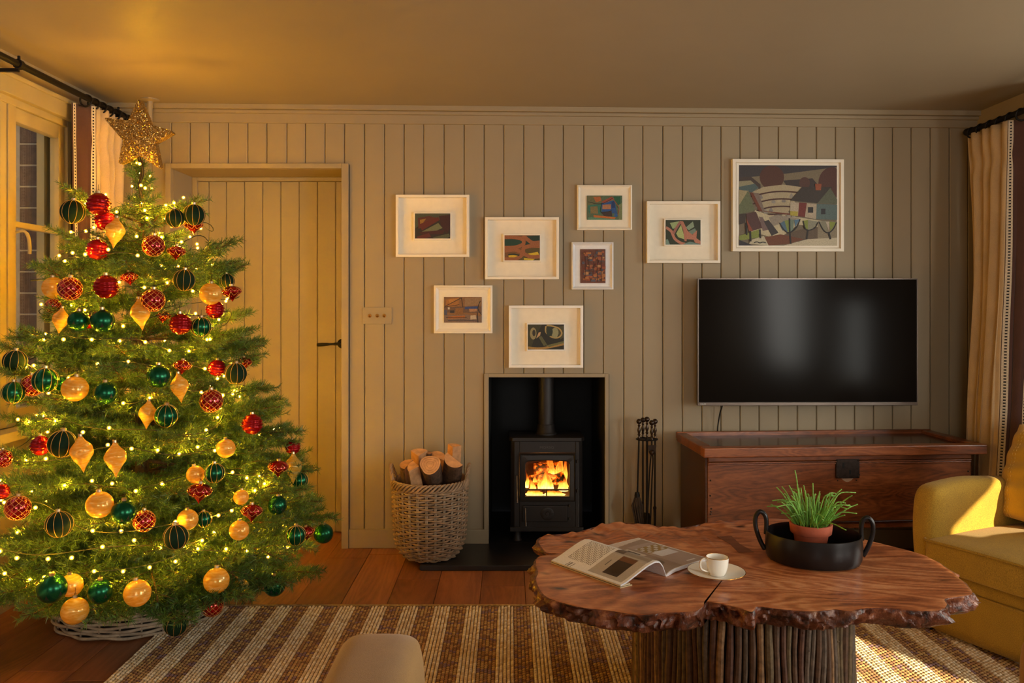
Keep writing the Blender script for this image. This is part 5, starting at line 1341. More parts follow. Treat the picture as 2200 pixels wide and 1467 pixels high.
frame('largest picture, cream frame, stylised village with cottages, hedges and trees', (1574, 341, 1816, 540), (1589, 354, 1802, 527),
 [(p, (62, 56, 58), [(0, 0), (1, 0), (1, .1), (.1, .15), (0, .2)]), (p, (126, 112, 88), [(.0, .16), (.5, .1), (1, .02), (1, .24), (0, .26)]), (p, (70, 56, 50), [(0, .15), (.12, .14), (.22, .24), (.22, .3), (0, .2)]), (p, (150, 142, 112), [(0, .2), (.12, .19), (.2, .28), (.14, .34), (0, .3)]), (p, (78, 96, 96), [(0, .27), (.16, .23), (.2, .28), (.13, .34), (0, .3)]), (p, (60, 50, 48), [(.45, .19), (.75, .16), (.82, .26), (.8, .3), (.5, .28)]),
  (e, (84, 48, 34), (.335, .15, .125, .15)), (e, (86, 54, 44), (.67, .22, .055, .075)), (e, (84, 48, 38), (.95, .22, .14, .2)), (p, (178, 162, 130), [(.13, .34), (.25, .27), (.45, .24), (.64, .27), (.5, .58), (.52, .63), (.25, .58)])]
 + fanA +
 [(p, (112, 56, 32), [(.11, .34), (.2, .57), (.52, .62), (.52, .6), (.25, .57), (.15, .34)]), (p, (126, 108, 96), [(.14, .34), (.2, .35), (.26, .57), (.24, .58)]), (p, (164, 150, 112), [(0, .31), (.1, .32), (0, .5)]), (p, (104, 110, 78), [(.09, .32), (.16, .56), (0, .62), (0, .5)]), (p, (62, 50, 42), [(0, .61), (.07, .6), (.06, .72), (0, .74)]),
  (p, (196, 182, 148), [(.16, .56), (.3, .62), (.62, .65), (1, .72), (1, .8), (.6, .74), (.4, .92), (.1, .82)]), (p, (60, 50, 44), [(.52, .44), (.64, .27), (.95, .27), (.82, .46), (.8, .47)]), (p, (92, 96, 76), [(.93, .28), (1, .42), (1, .48), (.8, .47)]), (p, (150, 78, 44), [(.775, .23), (.84, .23), (.835, .31), (.78, .31)]), (p, (186, 170, 146), [(.52, .46), (.61, .465), (.6, .63), (.52, .62)]), (p, (176, 160, 60), [(.52, .57), (.6, .575), (.595, .635), (.52, .625)]),
  (p, (114, 42, 32), [(.61, .465), (.69, .47), (.67, .645), (.6, .635)]), (p, (178, 162, 138), [(.69, .47), (.79, .48), (.785, .67), (.67, .645)]), (p, (40, 34, 32), [(.7, .52), (.755, .52), (.755, .59), (.7, .59)]), (p, (88, 106, 104), [(.79, .48), (1, .49), (1, .68), (.785, .67)]), (p, (44, 40, 44), [(.835, .54), (.88, .54), (.88, .61), (.835, .61)]),
  (p, (150, 138, 122), [(.3, .65), (.38, .62), (.62, .66), (.5, .7), (.34, .76)]), (p, (98, 80, 62), [(.43, .88), (.62, .8), (.8, .78), (.8, .92), (.6, .95)]), (p, (142, 128, 104), [(.8, .7), (1, .7), (1, .92), (.8, .94)]), (p, (112, 62, 34), [(.25, .9), (.42, .86), (.66, .92), (.5, .98), (.3, 1)]), (p, (84, 52, 48), [(.07, .61), (.17, .58), (.24, .78), (.1, .83)]), (p, (142, 68, 40), [(.07, .66), (.14, .82), (.1, .83)]), (p, (118, 96, 92), [(.2, .64), (.24, .65), (.31, .8), (.24, .82)]),
  (p, (58, 50, 50), [(.25, .7), (.3, .68), (.4, .84), (.33, .88)]), (p, (130, 140, 62), [(0, .88), (.2, .8), (.2, .9), (.1, .92), (0, .94)]), (p, (192, 182, 154), [(.12, .93), (.25, .88), (.3, 1), (.1, .98)]), (p, (196, 184, 156), [(.45, 1), (.7, .92), (1, .9), (1, 1)]), (p, (50, 48, 54), [(0, .93), (.14, 1), (0, 1)]), (s, DK, [(.11, .82), (.115, .95)], .013), (s, DK, [(.21, .8), (.215, .91)], .011), (s, DK, [(.07, .72), (.075, .87)], .011),
  (p, (84, 110, 130), [(.41, .73), (.46, .69), (.5, .83), (.44, .81)]), (p, (128, 140, 66), [(.46, .69), (.51, .68), (.51, .84), (.49, .82)]), (p, (112, 128, 112), [(.51, .67), (.56, .68), (.55, .8), (.51, .84)]), (p, (86, 120, 146), [(.56, .68), (.62, .67), (.57, .77)]), (p, (128, 140, 60), [(.65, .69), (.7, .68), (.7, .8), (.67, .78)]), (p, (140, 138, 118), [(.7, .68), (.8, .7), (.75, .79), (.7, .81)]), (p, (136, 132, 110), [(.81, .7), (.88, .69), (.9, .83), (.86, .8)]), (p, (190, 176, 156), [(.88, .7), (.92, .7), (.915, .82)]), (p, (134, 146, 62), [(.92, .7), (.99, .71), (.93, .82)]),
  (s, DK, [(.41, .72), (.46, .81), (.51, .84), (.58, .78), (.62, .67)], .007), (s, DK, [(.51, .66), (.515, .84), (.525, .98)], .010), (s, DK, [(.65, .69), (.67, .78), (.7, .81), (.77, .78), (.8, .71)], .007), (s, DK, [(.7, .8), (.685, .92)], .011), (s, DK, [(.81, .7), (.86, .81), (.91, .84), (.96, .79), (.99, .71)], .007), (s, DK, [(.91, .83), (.93, .92)], .012),
  (s, DK, [(.15, .965), (.18, .955), (.21, .968), (.24, .958), (.27, .966)], .006)], 'float', bg=(120, 106, 84), fw=7, depth=.03, rz=math.radians(1.4))
cells = [(p, random.choice([(150, 74, 36), (176, 110, 56), (120, 54, 34), (190, 136, 84), (96, 74, 70), (162, 88, 52), (84, 82, 96)]),
          [(cx_, cy_), (cx_+w_, cy_), (cx_+w_, cy_+h_), (cx_, cy_+h_)]) for cx_, cy_, w_, h_ in [(random.uniform(.05, .85), random.uniform(.03, .9), random.uniform(.08, .22), random.uniform(.03, .09)) for _ in range(120)]]
cells += [(s, (62, 34, 28), [(x, random.uniform(.05, .4)), (x, random.uniform(.5, .95))], .008) for x in (.2, .34, .52, .68, .84)]
frame('small chalk white frame with a rust-red mosaic of little blocks, portrait format', (1228, 520, 1318, 622), (1247, 535, 1301, 608), cells, 'bevel', COOLW, bg=(112, 62, 40), fw=7, depth=.02, mount=COOLW)
frame('cream moulded frame with an ochre and blue abstract of buildings, lowest towards the door', (932, 613, 1058, 716), (954, 638, 1035, 693),
 [(p, (170, 112, 50), [(.05, .1), (.4, .02), (.4, .35), (.05, .4)]), (p, (186, 128, 58), [(.12, .1), (.4, .06), (.15, .3)]), (p, (150, 118, 84), [(.55, .05), (1, 0), (.95, .3), (.55, .38)]), (p, (112, 84, 66), [(0, .38), (1, .36), (1, .62), (0, .6)]), (p, (206, 192, 170), [(.1, .4), (.15, .4), (.15, .48), (.1, .48)]), (p, (48, 44, 50), [(.16, .52), (.27, .52), (.27, .62), (.16, .62)]), (p, (140, 96, 48), [(.3, .45), (.5, .42), (.5, .72), (.3, .7)]), (p, (56, 74, 130), [(.55, .38), (.9, .36), (.9, .46), (.55, .48)]),
  (p, (176, 128, 90), [(.66, .46), (.88, .46), (.86, .56), (.68, .58)]), (p, (128, 104, 88), [(0, .72), (.6, .68), (1, .76), (1, 1), (0, 1)]), (p, (176, 104, 36), [(.1, .76), (.56, .72), (.56, .82), (.1, .84)]), (p, (196, 176, 150), [(.7, .72), (.84, .7), (.86, .86), (.7, .88)]), (p, (80, 84, 110), [(0, .5), (.08, .52), (.08, .7), (0, .7)]), (s, DK, [(.03, .36), (.46, .03)], .012), (s, DK, [(.46, .03), (.5, .4)], .012), (s, DK, [(0, .39), (.4, .3)], .01), (s, DK, [(.96, .15), (.9, .45), (1, .7)], .014), (s, DK, [(.88, .6), (.9, 1)], .016), (s, DK, [(.05, .8), (.6, .8)], .01),
  (s, (70, 62, 70), [(.1, .92), (.5, .9), (.9, .94)], .016)], 'bevel', bg=(140, 100, 60), fw=10, depth=.024)
frame('white box frame with pale ovals on black-green, hanging right above the fireplace', (1093, 656, 1253, 790), (1134, 697, 1212, 751),
 [(p, (58, 56, 30), [(0, 0), (.4, 0), (.2, .5), (.1, .9), (0, .9)]), (p, (74, 70, 40), [(.8, .1), (1, .05), (1, .5), (.9, .6)]), (s, (176, 150, 90), [(.5, .06), (.5, .3), (.66, .5), (.84, .52), (.94, .36), (.86, .16), (.66, .06), (.52, .04)], .03), (e, (150, 150, 112), (.75, .33, .1, .2)), (e, (40, 50, 36), (.6, .28, .09, .2)), (e, (150, 138, 96), (.15, .36, .09, .24)), (e, (52, 46, 34), (.17, .34, .045, .13)), (p, (196, 160, 118), [(.23, .56), (.3, .32), (.36, .3), (.34, .44)]),
  (p, (92, 92, 58), [(.3, .5), (.38, .46), (.54, .82), (.44, .86)]), (s, (170, 132, 66), [(0, .92), (.3, .96), (.6, .9), (1, .78)], .045), (p, (110, 108, 62), [(.5, .84), (1, .66), (1, .74), (.6, .9)])], 'tray', bg=(34, 32, 20), plate=(1132, 694, 1214, 754), mat=simple('bright white frame', rgb(238, 233, 226), .5, var=.02))

# ================================================================== STOVE
sx0, sx1 = XW(1097, 4.235), XW(1252, 4.235); sY = 4.235-D0; sxc = (sx0+sx1)/2
st_ = thing('wood_stove', 'small black cast iron stove burning logs in the fireplace', 'stove', (sxc, sY, .025))
hw = (sx1-sx0)/2
zz = lambda py, d=4.235: ZW(py, d)-.025
xx = lambda px, d=4.235: XW(px, d)-sxc
def sbox(name, x0, x1, y0, y1, z0, z1, mat=CAST, bev=.004, par=None):
    m = MB(); m.box(x0, x1, y0, y1, z0, z1); return m.build(name, mat, par or st_, bevel=bev)
zb, ztp = zz(1136), zz(948)
# body as a shell: sides, back, floor, and a front with the fire opening
gx0, gx1, gz0, gz1 = xx(1128.5), xx(1223), zz(1065), zz(988)
def fillet(pts, r): return pts
m = MB()
body = [(-hw, .012), (-hw+.012, 0), (hw-.012, 0), (hw, .012), (hw, .24), (-hw, .24)]
for a_, b_, c_, d_ in ((-hw, -hw+.012, .02, .24), (hw-.012, hw, .02, .24), (-hw+.012, hw-.012, .228, .24)): m.box(a_, b_, c_, d_, zb, ztp)
m.box(-hw+.012, hw-.012, .02, .228, ztp-.02, ztp); m.box(-hw+.012, hw-.012, .02, .228, zz(1084)-.004, zz(1084)+.006)
m.prism([(-hw, .02), (-hw+.02, 0), (xx(1116), 0), (xx(1116), .02)], zb, ztp, 'Z'); m.prism([(xx(1236), .02), (xx(1236), 0), (hw-.02, 0), (hw, .02)], zb, ztp, 'Z')
m.box(xx(1116), xx(1236), 0, .02, zz(973), ztp); m.box(xx(1116), xx(1236), 0, .02, zb, zz(1076))
m.build('body', CAST, st_, bevel=.003)
tw = xx(1256); tp = zz(939.5)
m = MB(); m.prism([(-tw, .02), (-tw+.018, -.012), (tw-.018, -.012), (tw, .02), (tw, .245), (-tw, .245)], ztp, tp, 'Z'); m.build('top_plate', CAST, st_, bevel=.004)
text('lettering', 'MORSO', .017, (xx(1175), -.0005, zz(963.5)), simple('worn raised letters', rgb(96, 92, 90), .35, .8), st_, .001, align='CENTER', sx=1.25)
# door with arched window
def arch(x0, x1, z0, z1, r, rise=.004):
    pts = [(x0, z0), (x1, z0)]
    pts += [(x1-r+r*math.cos(a), z1-r*.8-rise+r*.8*math.sin(a)) for a in np.linspace(0, PI/2, 7)]
    pts += [(x1-r+(x0-x1+2*r)*t, z1-rise+rise*math.sin(PI*t)) for t in (.25, .5, .75)]
    pts += [(x0+r+r*math.cos(a), z1-r*.8-rise+r*.8*math.sin(a)) for a in np.linspace(PI/2, PI, 7)]
    return pts
inner = arch(gx0, gx1, gz0, gz1, .024)
dx0, dx1, dz0, dz1 = xx(1116), xx(1236), zz(1076), zz(973)
n_ = len(inner)
outer = []
for x, z in inner:
    cx_, cz_ = (dx0+dx1)/2, (dz0+dz1)/2; ux, uz = x-cx_, z-cz_
    k_ = min((dx1-cx_)/abs(ux) if abs(ux) > 1e-9 else 9, (dz1-cz_)/abs(uz) if abs(uz) > 1e-9 else 9); outer.append([cx_+ux*k_, cz_+uz*k_])
outer[0] = [dx0, dz0]; outer[1] = [dx1, dz0]
for tgt in ((dx1, dz1), (dx0, dz1)):
    b_ = min(range(n_), key=lambda i: (outer[i][0]-tgt[0])**2+(outer[i][1]-tgt[1])**2); outer[b_] = list(tgt)
mid = [(x*.86+o_[0]*.14, z*.86+o_[1]*.14) for (x, z), o_ in zip(inner, outer)]
m = MB(); rows = [[(x, -.0, z) for x, z in outer], [(x, -.016, z) for x, z in outer], [(x*.9+i_[0]*.1, -.020, z*.9+i_[1]*.1) for (x, z), i_ in zip(outer, inner)], [(x*.75+i_[0]*.25, -.014, z*.75+i_[1]*.25) for (x, z), i_ in zip(outer, inner)], [(x, -.018, z) for x, z in mid], [(x, -.015, z) for x, z in inner], [(x, .004, z) for x, z in inner]]
vs = [q for r in rows for q in r]; m.add(vs, [(i*n_+j, (i+1)*n_+j, (i+1)*n_+(j+1) % n_, i*n_+(j+1) % n_) for i in range(len(rows)-1) for j in range(n_)])
dfr = m.build('fire_door', CAST, st_, smooth='auto', angle=30)
m = MB(); m.prism([(x*1.0, z) for x, z in inner], .001, .003, 'Y'); m.build('door_glass', GLASS, dfr)
def spring(px, py0, py1, nm, par):
    m = MB(); x = xx(px); z0, z1 = zz(py1), zz(py0)
    m.tube([(x+.006, -.012, z1-.004), (x, -.03, z1-.006)], .004, 8); m.tube([(x, -.03, z1), (x+.001, -.034, (z0+z1)/2), (x+.003, -.032, z0)], [.0045, .0035, .006], 10); return m.build(nm, CHROME, par, smooth='auto')
spring(1110, 1019, 1076, 'door_handle', dfr)
ad = sbox('ash_door', xx(1123), xx(1219), -.012, .004, zz(1120), zz(1085), CAST, .004)
spring(1128.5, 1088, 1126, 'ash_handle', ad)
m = MB(); M = Matrix.Translation((xx(1176), -.012, zz(1102))) @ Matrix.Rotation(PI/2, 4, 'X'); m.lathe([(.034, -.001), (.034, .004), (.03, .006), (.012, .005), (.01, .01), (0, .011)], 28, M=M)
for k in range(8):
    a_ = 2*PI*k/8; m.box(xx(1176)+.024*math.cos(a_)-.003, xx(1176)+.024*math.cos(a_)+.003, -.0195, -.016, zz(1102)+.024*math.sin(a_)-.003, zz(1102)+.024*math.sin(a_)+.003)
m.build('air_dial', CAST, ad, smooth='auto')
for py in (990, 1053): m = MB(); m.tube([(xx(1240), -.012, zz(py)-.008), (xx(1240), -.012, zz(py)+.008)], .006, 10); m.build('hinge', CAST, st_, smooth='auto')
for py in (1085, 1113): m = MB(); m.tube([(xx(1223), -.010, zz(py)-.006), (xx(1223), -.010, zz(py)+.006)], .005, 10); m.build('hinge', CAST, st_, smooth='auto')
sbox('plinth', -hw-.004, hw+.004, -.004, .24, zz(1142), zz(1132), CAST, .004)
for sx in (-1, 1):
    for yy in (.025, .2):
        m = MB(); m.lathe([(.026, 0), (.02, .012), (.018, zb-.01), (.024, zb)], 14, (sx*(hw-.035), yy, 0)); m.build('leg', CAST, st_, smooth='auto')
m = MB(); fr = .0415; m.lathe([(.058, tp), (.058, tp+.006), (.05, tp+.014), (.046, tp+.05), (fr, tp+.055), (fr, tp+.3), (.044, tp+.302), (.044, zz(806)+.06)], 32, (xx(1175), .12, 0)); m.build('flue_pipe', CAST, st_, smooth='auto')
# inside: bricks, grate, burning logs, flames
FB = simple('sooty firebrick', rgb(92, 62, 44), .9, var=.4, scale=40)
m = MB(); m.box(-hw+.013, -hw+.03, .03, .225, gz0-.02, ztp-.022); m.box(hw-.03, hw-.013, .03, .225, gz0-.02, ztp-.022); m.box(-hw+.02, hw-.02, .205, .226, gz0-.02, ztp-.022); m.box(-hw+.02, hw-.02, .03, .22, gz0-.03, gz0-.018); m.build('fire_bricks', FB, st_)
def ember():
    s_ = N('burning log'); v = s_.coord(); f = s_.noise(v, 34, 4, .6); s_.base(rgb(30, 18, 12)); s_.set(Roughness=.9)
    c = s_.ramp(f, [(.46, (0, 0, 0)), (.56, (.5, .05, .0)), (.68, (1, .28, .03))]); s_.l(c, s_.b.inputs['Emission Color']); s_.b.inputs['Emission Strength'].default_value = 2.2; s_.bump(f, .8); return s_.m
EMB = ember()
gb = gz0+.004
for (a_, b_, r_) in (((-.085, .12, gb+.05), (.08, .15, gb+.062), .03), ((-.09, .08, gb+.03), (.03, .07, gb+.03), .024), ((.0, .1, gb+.04), (.1, .11, gb+.075), .028), ((-.06, .17, gb+.1), (.09, .18, gb+.11), .032)):
    m = MB(); m.tube([Vector(a_).lerp(Vector(b_), t) for t in np.linspace(0, 1, 9)], [r_*random.uniform(.88, 1.08) for _ in range(9)], 12); m.build('burning_log', EMB, st_, smooth='auto')
m = MB(); m.box(gx0-.01, gx1+.01, .022, .03, gb+.018, gb+.026); m.box(-.003, .003, .022, .03, gb-.01, gb+.02)
m.build('log_guard', CAST, st_)
def flame():
    s_ = N('flame'); tc = s_.n('ShaderNodeTexCoord'); sp = s_.n('ShaderNodeSeparateXYZ'); s_.l(tc.outputs['Generated'], sp.inputs[0])
    f = s_.noise(s_.coord((1, 1, .35)), 60, 3, .6)
    ad_ = s_.n('ShaderNodeMath', operation='MULTIPLY_ADD'); s_.l(f, ad_.inputs[0]); ad_.inputs[1].default_value = .55; s_.l(sp.outputs[2], ad_.inputs[2])
    c = s_.ramp(ad_.outputs[0], [(.2, (1, .62, .16)), (.55, (1, .36, .035)), (.85, (.85, .14, .01)), (1.0, (.35, .03, 0))])
    st__ = s_.ramp(ad_.outputs[0], [(.25, (1, 1, 1)), (.6, (.5, .5, .5)), (1.0, (.16, .16, .16))]); mu = s_.n('ShaderNodeMath', operation='MULTIPLY'); s_.l(st__, mu.inputs[0]); mu.inputs[1].default_value = 5.0
    em = s_.n('ShaderNodeEmission'); s_.l(c, em.inputs[0]); s_.l(mu.outputs[0], em.inputs[1]); tr = s_.n('ShaderNodeBsdfTransparent')
    mx = s_.n('ShaderNodeMixShader'); al = s_.ramp(ad_.outputs[0], [(.3, (.9, .9, .9)), (.8, (.68, .68, .68)), (1.0, (.3, .3, .3))]); s_.l(al, mx.inputs[0]); s_.l(tr.outputs[0], mx.inputs[1]); s_.l(em.outputs[0], mx.inputs[2]); s_.l(mx.outputs[0], s_.out.inputs[0]); return s_.m
FLM = flame()
def tongue(x, y, z, h, w, sway):
    m = MB(); n = 14; pts = []; rs = []
    for k in range(n+1):
        t = k/n; pts.append((x+sway*(math.sin(t*4.2+x*60)-math.sin(x*60))*t, y, z+h*t)); rs.append(max(.0003, w*(1-t)**.75*(.72+.42*math.sin(PI*min(1, t*1.5+.15)))*(1+.12*math.sin(t*17+x*90))))
    m.tube(pts, rs, 9); return m.build('flame', FLM, st_, smooth=True)
for q in ((-.012, .055, gb+.02, .155, .017, .012), (.010, .06, gb+.02, .12, .022, .014), (-.03, .055, gb+.02, .09, .018, .012), (-.07, .06, gb+.015, .08, .018, .012), (-.055, .08, gb+.02, .1, .014, .01), (.090, .06, gb+.012, .085, .030, .010), (.025, .055, gb+.02, .085, .016, .014),
          (.045, .15, gb+.03, .20, .026, .02), (.072, .14, gb+.03, .21, .026, .016), (.098, .13, gb+.02, .21, .018, .012), (.03, .16, gb+.05, .17, .018, .016), (-.08, .05, gb-.012, .05, .030, .006), (-.045, .05, gb-.012, .04, .030, .006), (.02, .05, gb-.012, .036, .036, .006), (.07, .05, gb-.012, .03, .03, .006), (-.1, .09, gb+.02, .1, .012, .01)): tongue(*q)
lt = lamp('fire_glow', 'POINT', (sxc, sY+.09, .025+gb+.09), 1.6, (1, .38, .08), shadow_soft_size=.03)

# ================================================================== LOG BASKET AND LOGS
kb = Vector((XW(924, 3.99), 3.99-D0, .0255))
bk = thing('log_basket', 'tall wicker log basket standing at the corner of the hearth', 'basket', kb)
KH = .385
def KR(z): return float(np.interp(z, [0, .02, .05, .1, .2, .34, KH], [.118, .138, .158, .170, .176, .180, .184]))
nst = 26; m = MB(); nr = 31
for r in range(nr):
    z = .008+(KH-.045)*r/(nr-1); R = KR(z); pts = []
    for k in range(nst*4):
        a_ = 2*PI*k/(nst*4); o_ = .0072*math.sin(nst/2*a_+(r % 2)*PI); pts.append(((R+o_)*math.cos(a_), (R+o_)*math.sin(a_), z+.0012*math.sin(a_*11+r*2)))
    m.tube(pts, .0052, 6, closed=True)
m.build('weave', WICK, bk, smooth=True, kind='stuff')
for k in range(nst):
    a_ = 2*PI*(k+.5)/nst
    m = MB()
    for da in (-.018, .018): m.tube([((KR(z))*math.cos(a_+da), (KR(z))*math.sin(a_+da), z) for z in np.linspace(.004, KH-.03, 9)], .0034, 6)
    m.build('stake', WICKG, bk, smooth='auto')
m = MB()
for q in range(5):
    m.tube([((KR(KH-.03)+.008*math.cos(a_*10+q*1.26))*math.cos(a_), (KR(KH-.03)+.008*math.cos(a_*10+q*1.26))*math.sin(a_), KH-.022+.017*math.sin(a_*10+q*1.26)) for a_ in np.linspace(0, 2*PI, 181)[:-1]], .0058, 6, closed=True)
m.build('braided_rim', WICK, bk, smooth=True)
m = MB(); m.lathe([(0, .006), (.112, .006), (.150, .055), (.166, .12), (.172, .3)], 32); m.build('lining', simple('dark basket inside', rgb(40, 32, 26), .9), bk, smooth=True)
for s_ in (-1, 1):
    m = MB()
    for q in range(3):
        pts = []
        for t in np.linspace(0, 1, 25):
            a_ = (t-.5)*.62; zz_ = KH-.05+.115*math.sin(PI*t)**.7; R = .182+.012*math.sin(PI*t)
            pts.append((s_*R*math.cos(a_)+.005*math.cos(t*22+q*2.1), R*math.sin(a_)+.005*math.sin(t*22+q*2.1), zz_))
        m.tube(pts, .0058, 6)
    m.build('handle', WICK, bk, smooth=True)
def log(label, px, py, d, dirv, ln, sec, rot, sc_):
    """split or round billet: end face centred at a pixel, axis running away along dirv"""
    c_ = W(px, py, d); ax = Vector(dirv).normalized()
    t = thing('log', label, 'log', c_, 0, 'split logs in the wicker basket')
    zax = -ax; up = Vector((0, 0, 1)); xa = Vector((1, 0, 0)); xa = (xa-zax*xa.dot(zax)).normalized(); ya = zax.cross(xa)
    M = Matrix((xa, ya, zax)).transposed().to_4x4() @ Matrix.Rotation(rot, 4, 'Z')
    if sec == 'round': pts = [(sc_*(1+.06*math.sin(3*a_+1)+.03*math.sin(5*a_))*math.cos(a_), sc_*(1+.06*math.sin(3*a_+1))*math.sin(a_)) for a_ in np.linspace(0, 2*PI, 29)[:-1]]; flat = 0
    elif sec == 'half': pts = [(sc_*math.cos(a_), sc_*math.sin(a_)-.35*sc_) for a_ in np.linspace(0, PI, 15)]; flat = 1
    elif sec == 'wedge': pts = [(0, -.6*sc_)]+[(sc_*1.5*math.cos(a_), sc_*1.5*math.sin(a_)-.6*sc_) for a_ in np.linspace(PI*.28, PI*.74, 9)]; flat = 2
    else: pts = [(-sc_, -sc_)]+[(-sc_+1.9*sc_*math.cos(a_), -sc_+1.9*sc_*math.sin(a_)) for a_ in np.linspace(0, PI/2, 9)]; flat = 2
    n = len(pts)
    fc = MB(); fb = MB(); vs = [M @ Vector((x, y, 0)) for x, y in pts]+[M @ Vector((0, 0, 0))]
    bd = MB(); L1 = [M @ Vector((x*1.0, y*1.0, 0)) for x, y in pts]; L2 = [M @ Vector((x*1.03, y*1.03, -ln)) for x, y in pts]
    sp = MB()
    for i in range(n):
        j = (i+1) % n; is_flat = (flat == 1 and i == n-1) or (flat == 2 and (i == 0 or i == n-1))
        (sp if is_flat else bd).add([L1[i], L1[j], L2[j], L2[i]], [(0, 3, 2, 1)])
    fc.add(vs[:n], [list(range(n))]); fb.add(L2, [list(range(n))[::-1]])
    bd.build('bark', BARK, t, smooth='auto', angle=50)
    if sp.f: sp.build('split_face', LOGEND, t)
    fc.build('sawn_face', LOGEND, t); fb.build('far_face', LOGEND, t)
    m = MB()
    if sec == 'round':
        for r_ in (.35, .6, .82): m.tube([M @ Vector((x*r_, y*r_, .0002)) for x, y in pts], .0007, 4, closed=True)
        m.build('growth_rings', simple('growth ring', rgb(150, 98, 58), .8), t)
    return t
log('round birch log with pale sawn end at the front of the basket', 924, 998, 3.88, (.0, .80, -.60), .19, 'round', .3, .049)
log('small wedge log leaning at the front corner nearest the door', 882, 1001, 3.90, (.10, .45, -.88), .18, 'quarter', 2.2, .030)
log('dark split log against the basket handle nearest the door', 872, 996, 3.97, (.06, .35, -.93), .18, 'half', 1.2, .045)
log('wedge log standing up at the back with a triangular sawn end', 900, 973, 4.02, (.0, .45, -.9), .19, 'wedge', .0, .042)
log('thin dark barked log squeezed in the middle of the basket', 922, 972, 4.05, (-.1, .2, -.97), .19, 'round', 0, .015)
log('reddish half-round log behind the round birch log', 941, 978, 4.05, (-.05, .5, -.86), .18, 'half', -.5, .046)
log('large half log with a pale split side next to the fireplace', 972, 990, 3.92, (-.12, .68, -.70), .19, 'half', 2.45, .052)
log('tallest quarter log sticking up next to the fireplace', 977, 955, 4.04, (-.06, .22, -.97), .22, 'quarter', .6, .026)

# ================================================================== FIRE TOOLS
fd = 4.06; c_ = W(1390, 943, fd)
ft = thing('fire_tool_stand', 'slim iron stand holding four fire tools beside the fireplace', 'fire tool stand', (c_.x, c_.y, 0))
BALU = [(.0036, 0), (.007, .004), (.0045, .012), (.0045, .016), (.0078, .02), (.0048, .026), (.0095, .042), (.0052, .058), (.0044, .062), (.0072, .067), (.0044, .072), (.004, .076)]
def handle(m, x, y, z):
    m.lathe(BALU, 14, (x, y, z)); m.ball((x, y, z+.087), .0135, 14, 9)
m = MB(); m.lathe([(0, .0), (.085, .0), (.085, .008), (.05, .016), (.012, .022), (0, .024)], 24); m.build('base', IRON, ft, smooth='auto')
m = MB(); m.tube([(0, 0, .02), (0, 0, c_.z+.012)], .006, 10); m.build('pole', IRON, ft, smooth='auto')
m = MB(); handle(m, 0, 0, c_.z+.012); m.build('knob', STEEL, ft, smooth='auto')
m = MB(); ring = [(.052*math.cos(a_), .042*math.sin(a_), c_.z) for a_ in np.linspace(0, 2*PI, 33)[:-1]]; m.tube(ring, .004, 6, closed=True); m.box(-.05, .05, -.004, .004, c_.z-.003, c_.z+.003); m.box(-.004, .004, -.04, .04, c_.z-.003, c_.z+.003); m.build('hanging_ring', IRON, ft, smooth='auto')
def tool(name, label, px, dy):
    p_ = W(px, 943, fd); t = thing(name, label, 'fire tool', (p_.x, c_.y+dy, 0), 0, 'fire tools on the stand'); m = MB(); handle(m, 0, 0, c_.z+.002); m.build('handle', STEEL, t, smooth='auto'); return t
t = tool('hearth_brush', 'hearth brush with dark bristles, hanging nearest the stove', 1372.5, -.005)
m = MB(); m.tube([(0, 0, c_.z+.002), (-.008, 0, ZW(1062, fd))], .0042, 8); m.lathe([(.0, .018), (.011, .016), (.014, 0), (.012, -.012)][::-1], 12, (-.009, 0, ZW(1062, fd)-.004)); m.build('shaft', IRON, t, smooth='auto')
m = MB(); zt_ = ZW(1064, fd); zb_ = ZW(1130, fd)
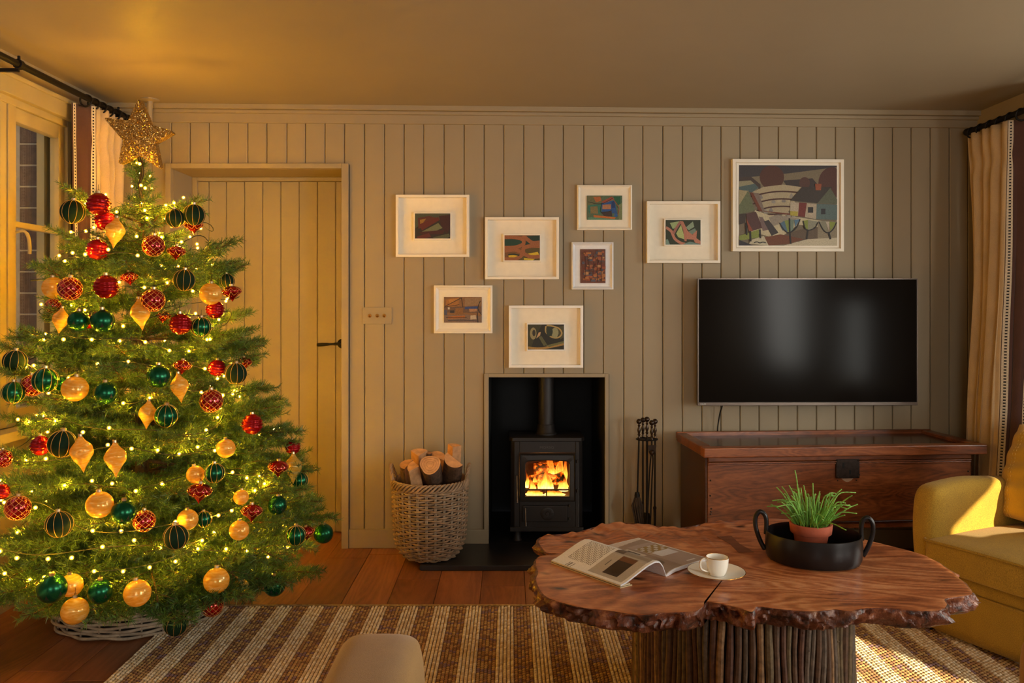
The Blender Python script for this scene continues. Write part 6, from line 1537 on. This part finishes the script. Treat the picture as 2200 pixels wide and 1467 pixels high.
for k in range(130):
    a_ = random.uniform(0, 2*PI); r0 = .011*math.sqrt(random.random()); ex = 2.2+random.uniform(-.2, .3); m.tube([(-.009+r0*math.cos(a_), r0*math.sin(a_), zt_-.004), (-.009+r0*ex*1.25*math.cos(a_), r0*ex*.8*math.sin(a_), zt_-.05), (.004+r0*ex*.9*math.cos(a_), r0*ex*.6*math.sin(a_), zb_+random.uniform(-.01, .02))], [.0022, .0024, .001], 4)
m.build('bristles', simple('dark bristle', rgb(58, 44, 30), .9, var=.4), t, kind='stuff')
t = tool('poker', 'straight fire poker with a square lower shaft, hanging nearest the chest', 1407, -.004)
m = MB(); m.tube([(0, 0, c_.z), (-.001, 0, ZW(1088, fd))], .0042, 8); m.lathe([(.0042, .012), (.0085, .008), (.0085, 0), (.006, -.006)][::-1], 12, (-.001, 0, ZW(1092, fd))); m.tube([(-.001, 0, ZW(1092, fd)), (-.001, 0, .03)], [.0066, .003], 6); m.build('shaft', IRON, t, smooth='auto')
t = tool('fire_tongs', 'fire tongs with a cupped hinge plate, at the front of the stand', 1396.5, -.05)
zt_ = ZW(966, fd-.05); m = MB()
for s_ in (-1, 1): m.tube(smooth_pts([(0, 0, zt_-.01), (s_*.006, 0, zt_-.05), (s_*.007-.006, 0, zt_-.15), (-.018+s_*.008, 0, .12), (-.03+s_*.003, 0, .035)], 4), .0036, 7)
m.tube([(0, 0, c_.z), (0, 0, zt_)], .004, 8); m.build('arms', IRON, t, smooth='auto')
m = MB(); m.prism([(-.019, .022), (.022, .025), (.017, -.012), (.006, -.026), (-.008, -.026), (-.016, -.01)], -.006, -.003, 'Y', Matrix.Translation((0, 0, zt_))); m.ball((.0, -.008, zt_-.012), .0135, 12, 8); m.build('hinge_plate', STEEL, t, smooth='auto')
t = tool('ash_shovel', 'ash shovel hanging at the back of the stand against the wall', 1384.5, .046)
m = MB(); m.tube([(0, 0, c_.z), (.001, 0, .2)], .0042, 8); m.build('shaft', IRON, t, smooth='auto')
m = MB(); m.grid(lambda u, v: Vector(((u-.5)*.1*(.72+.28*v), .012+.02*(1-4*(u-.5)**2)-.01*v, .2-.15*v)), 8, 6); m.build('scoop', IRON, t, smooth=True, solid=.0025)
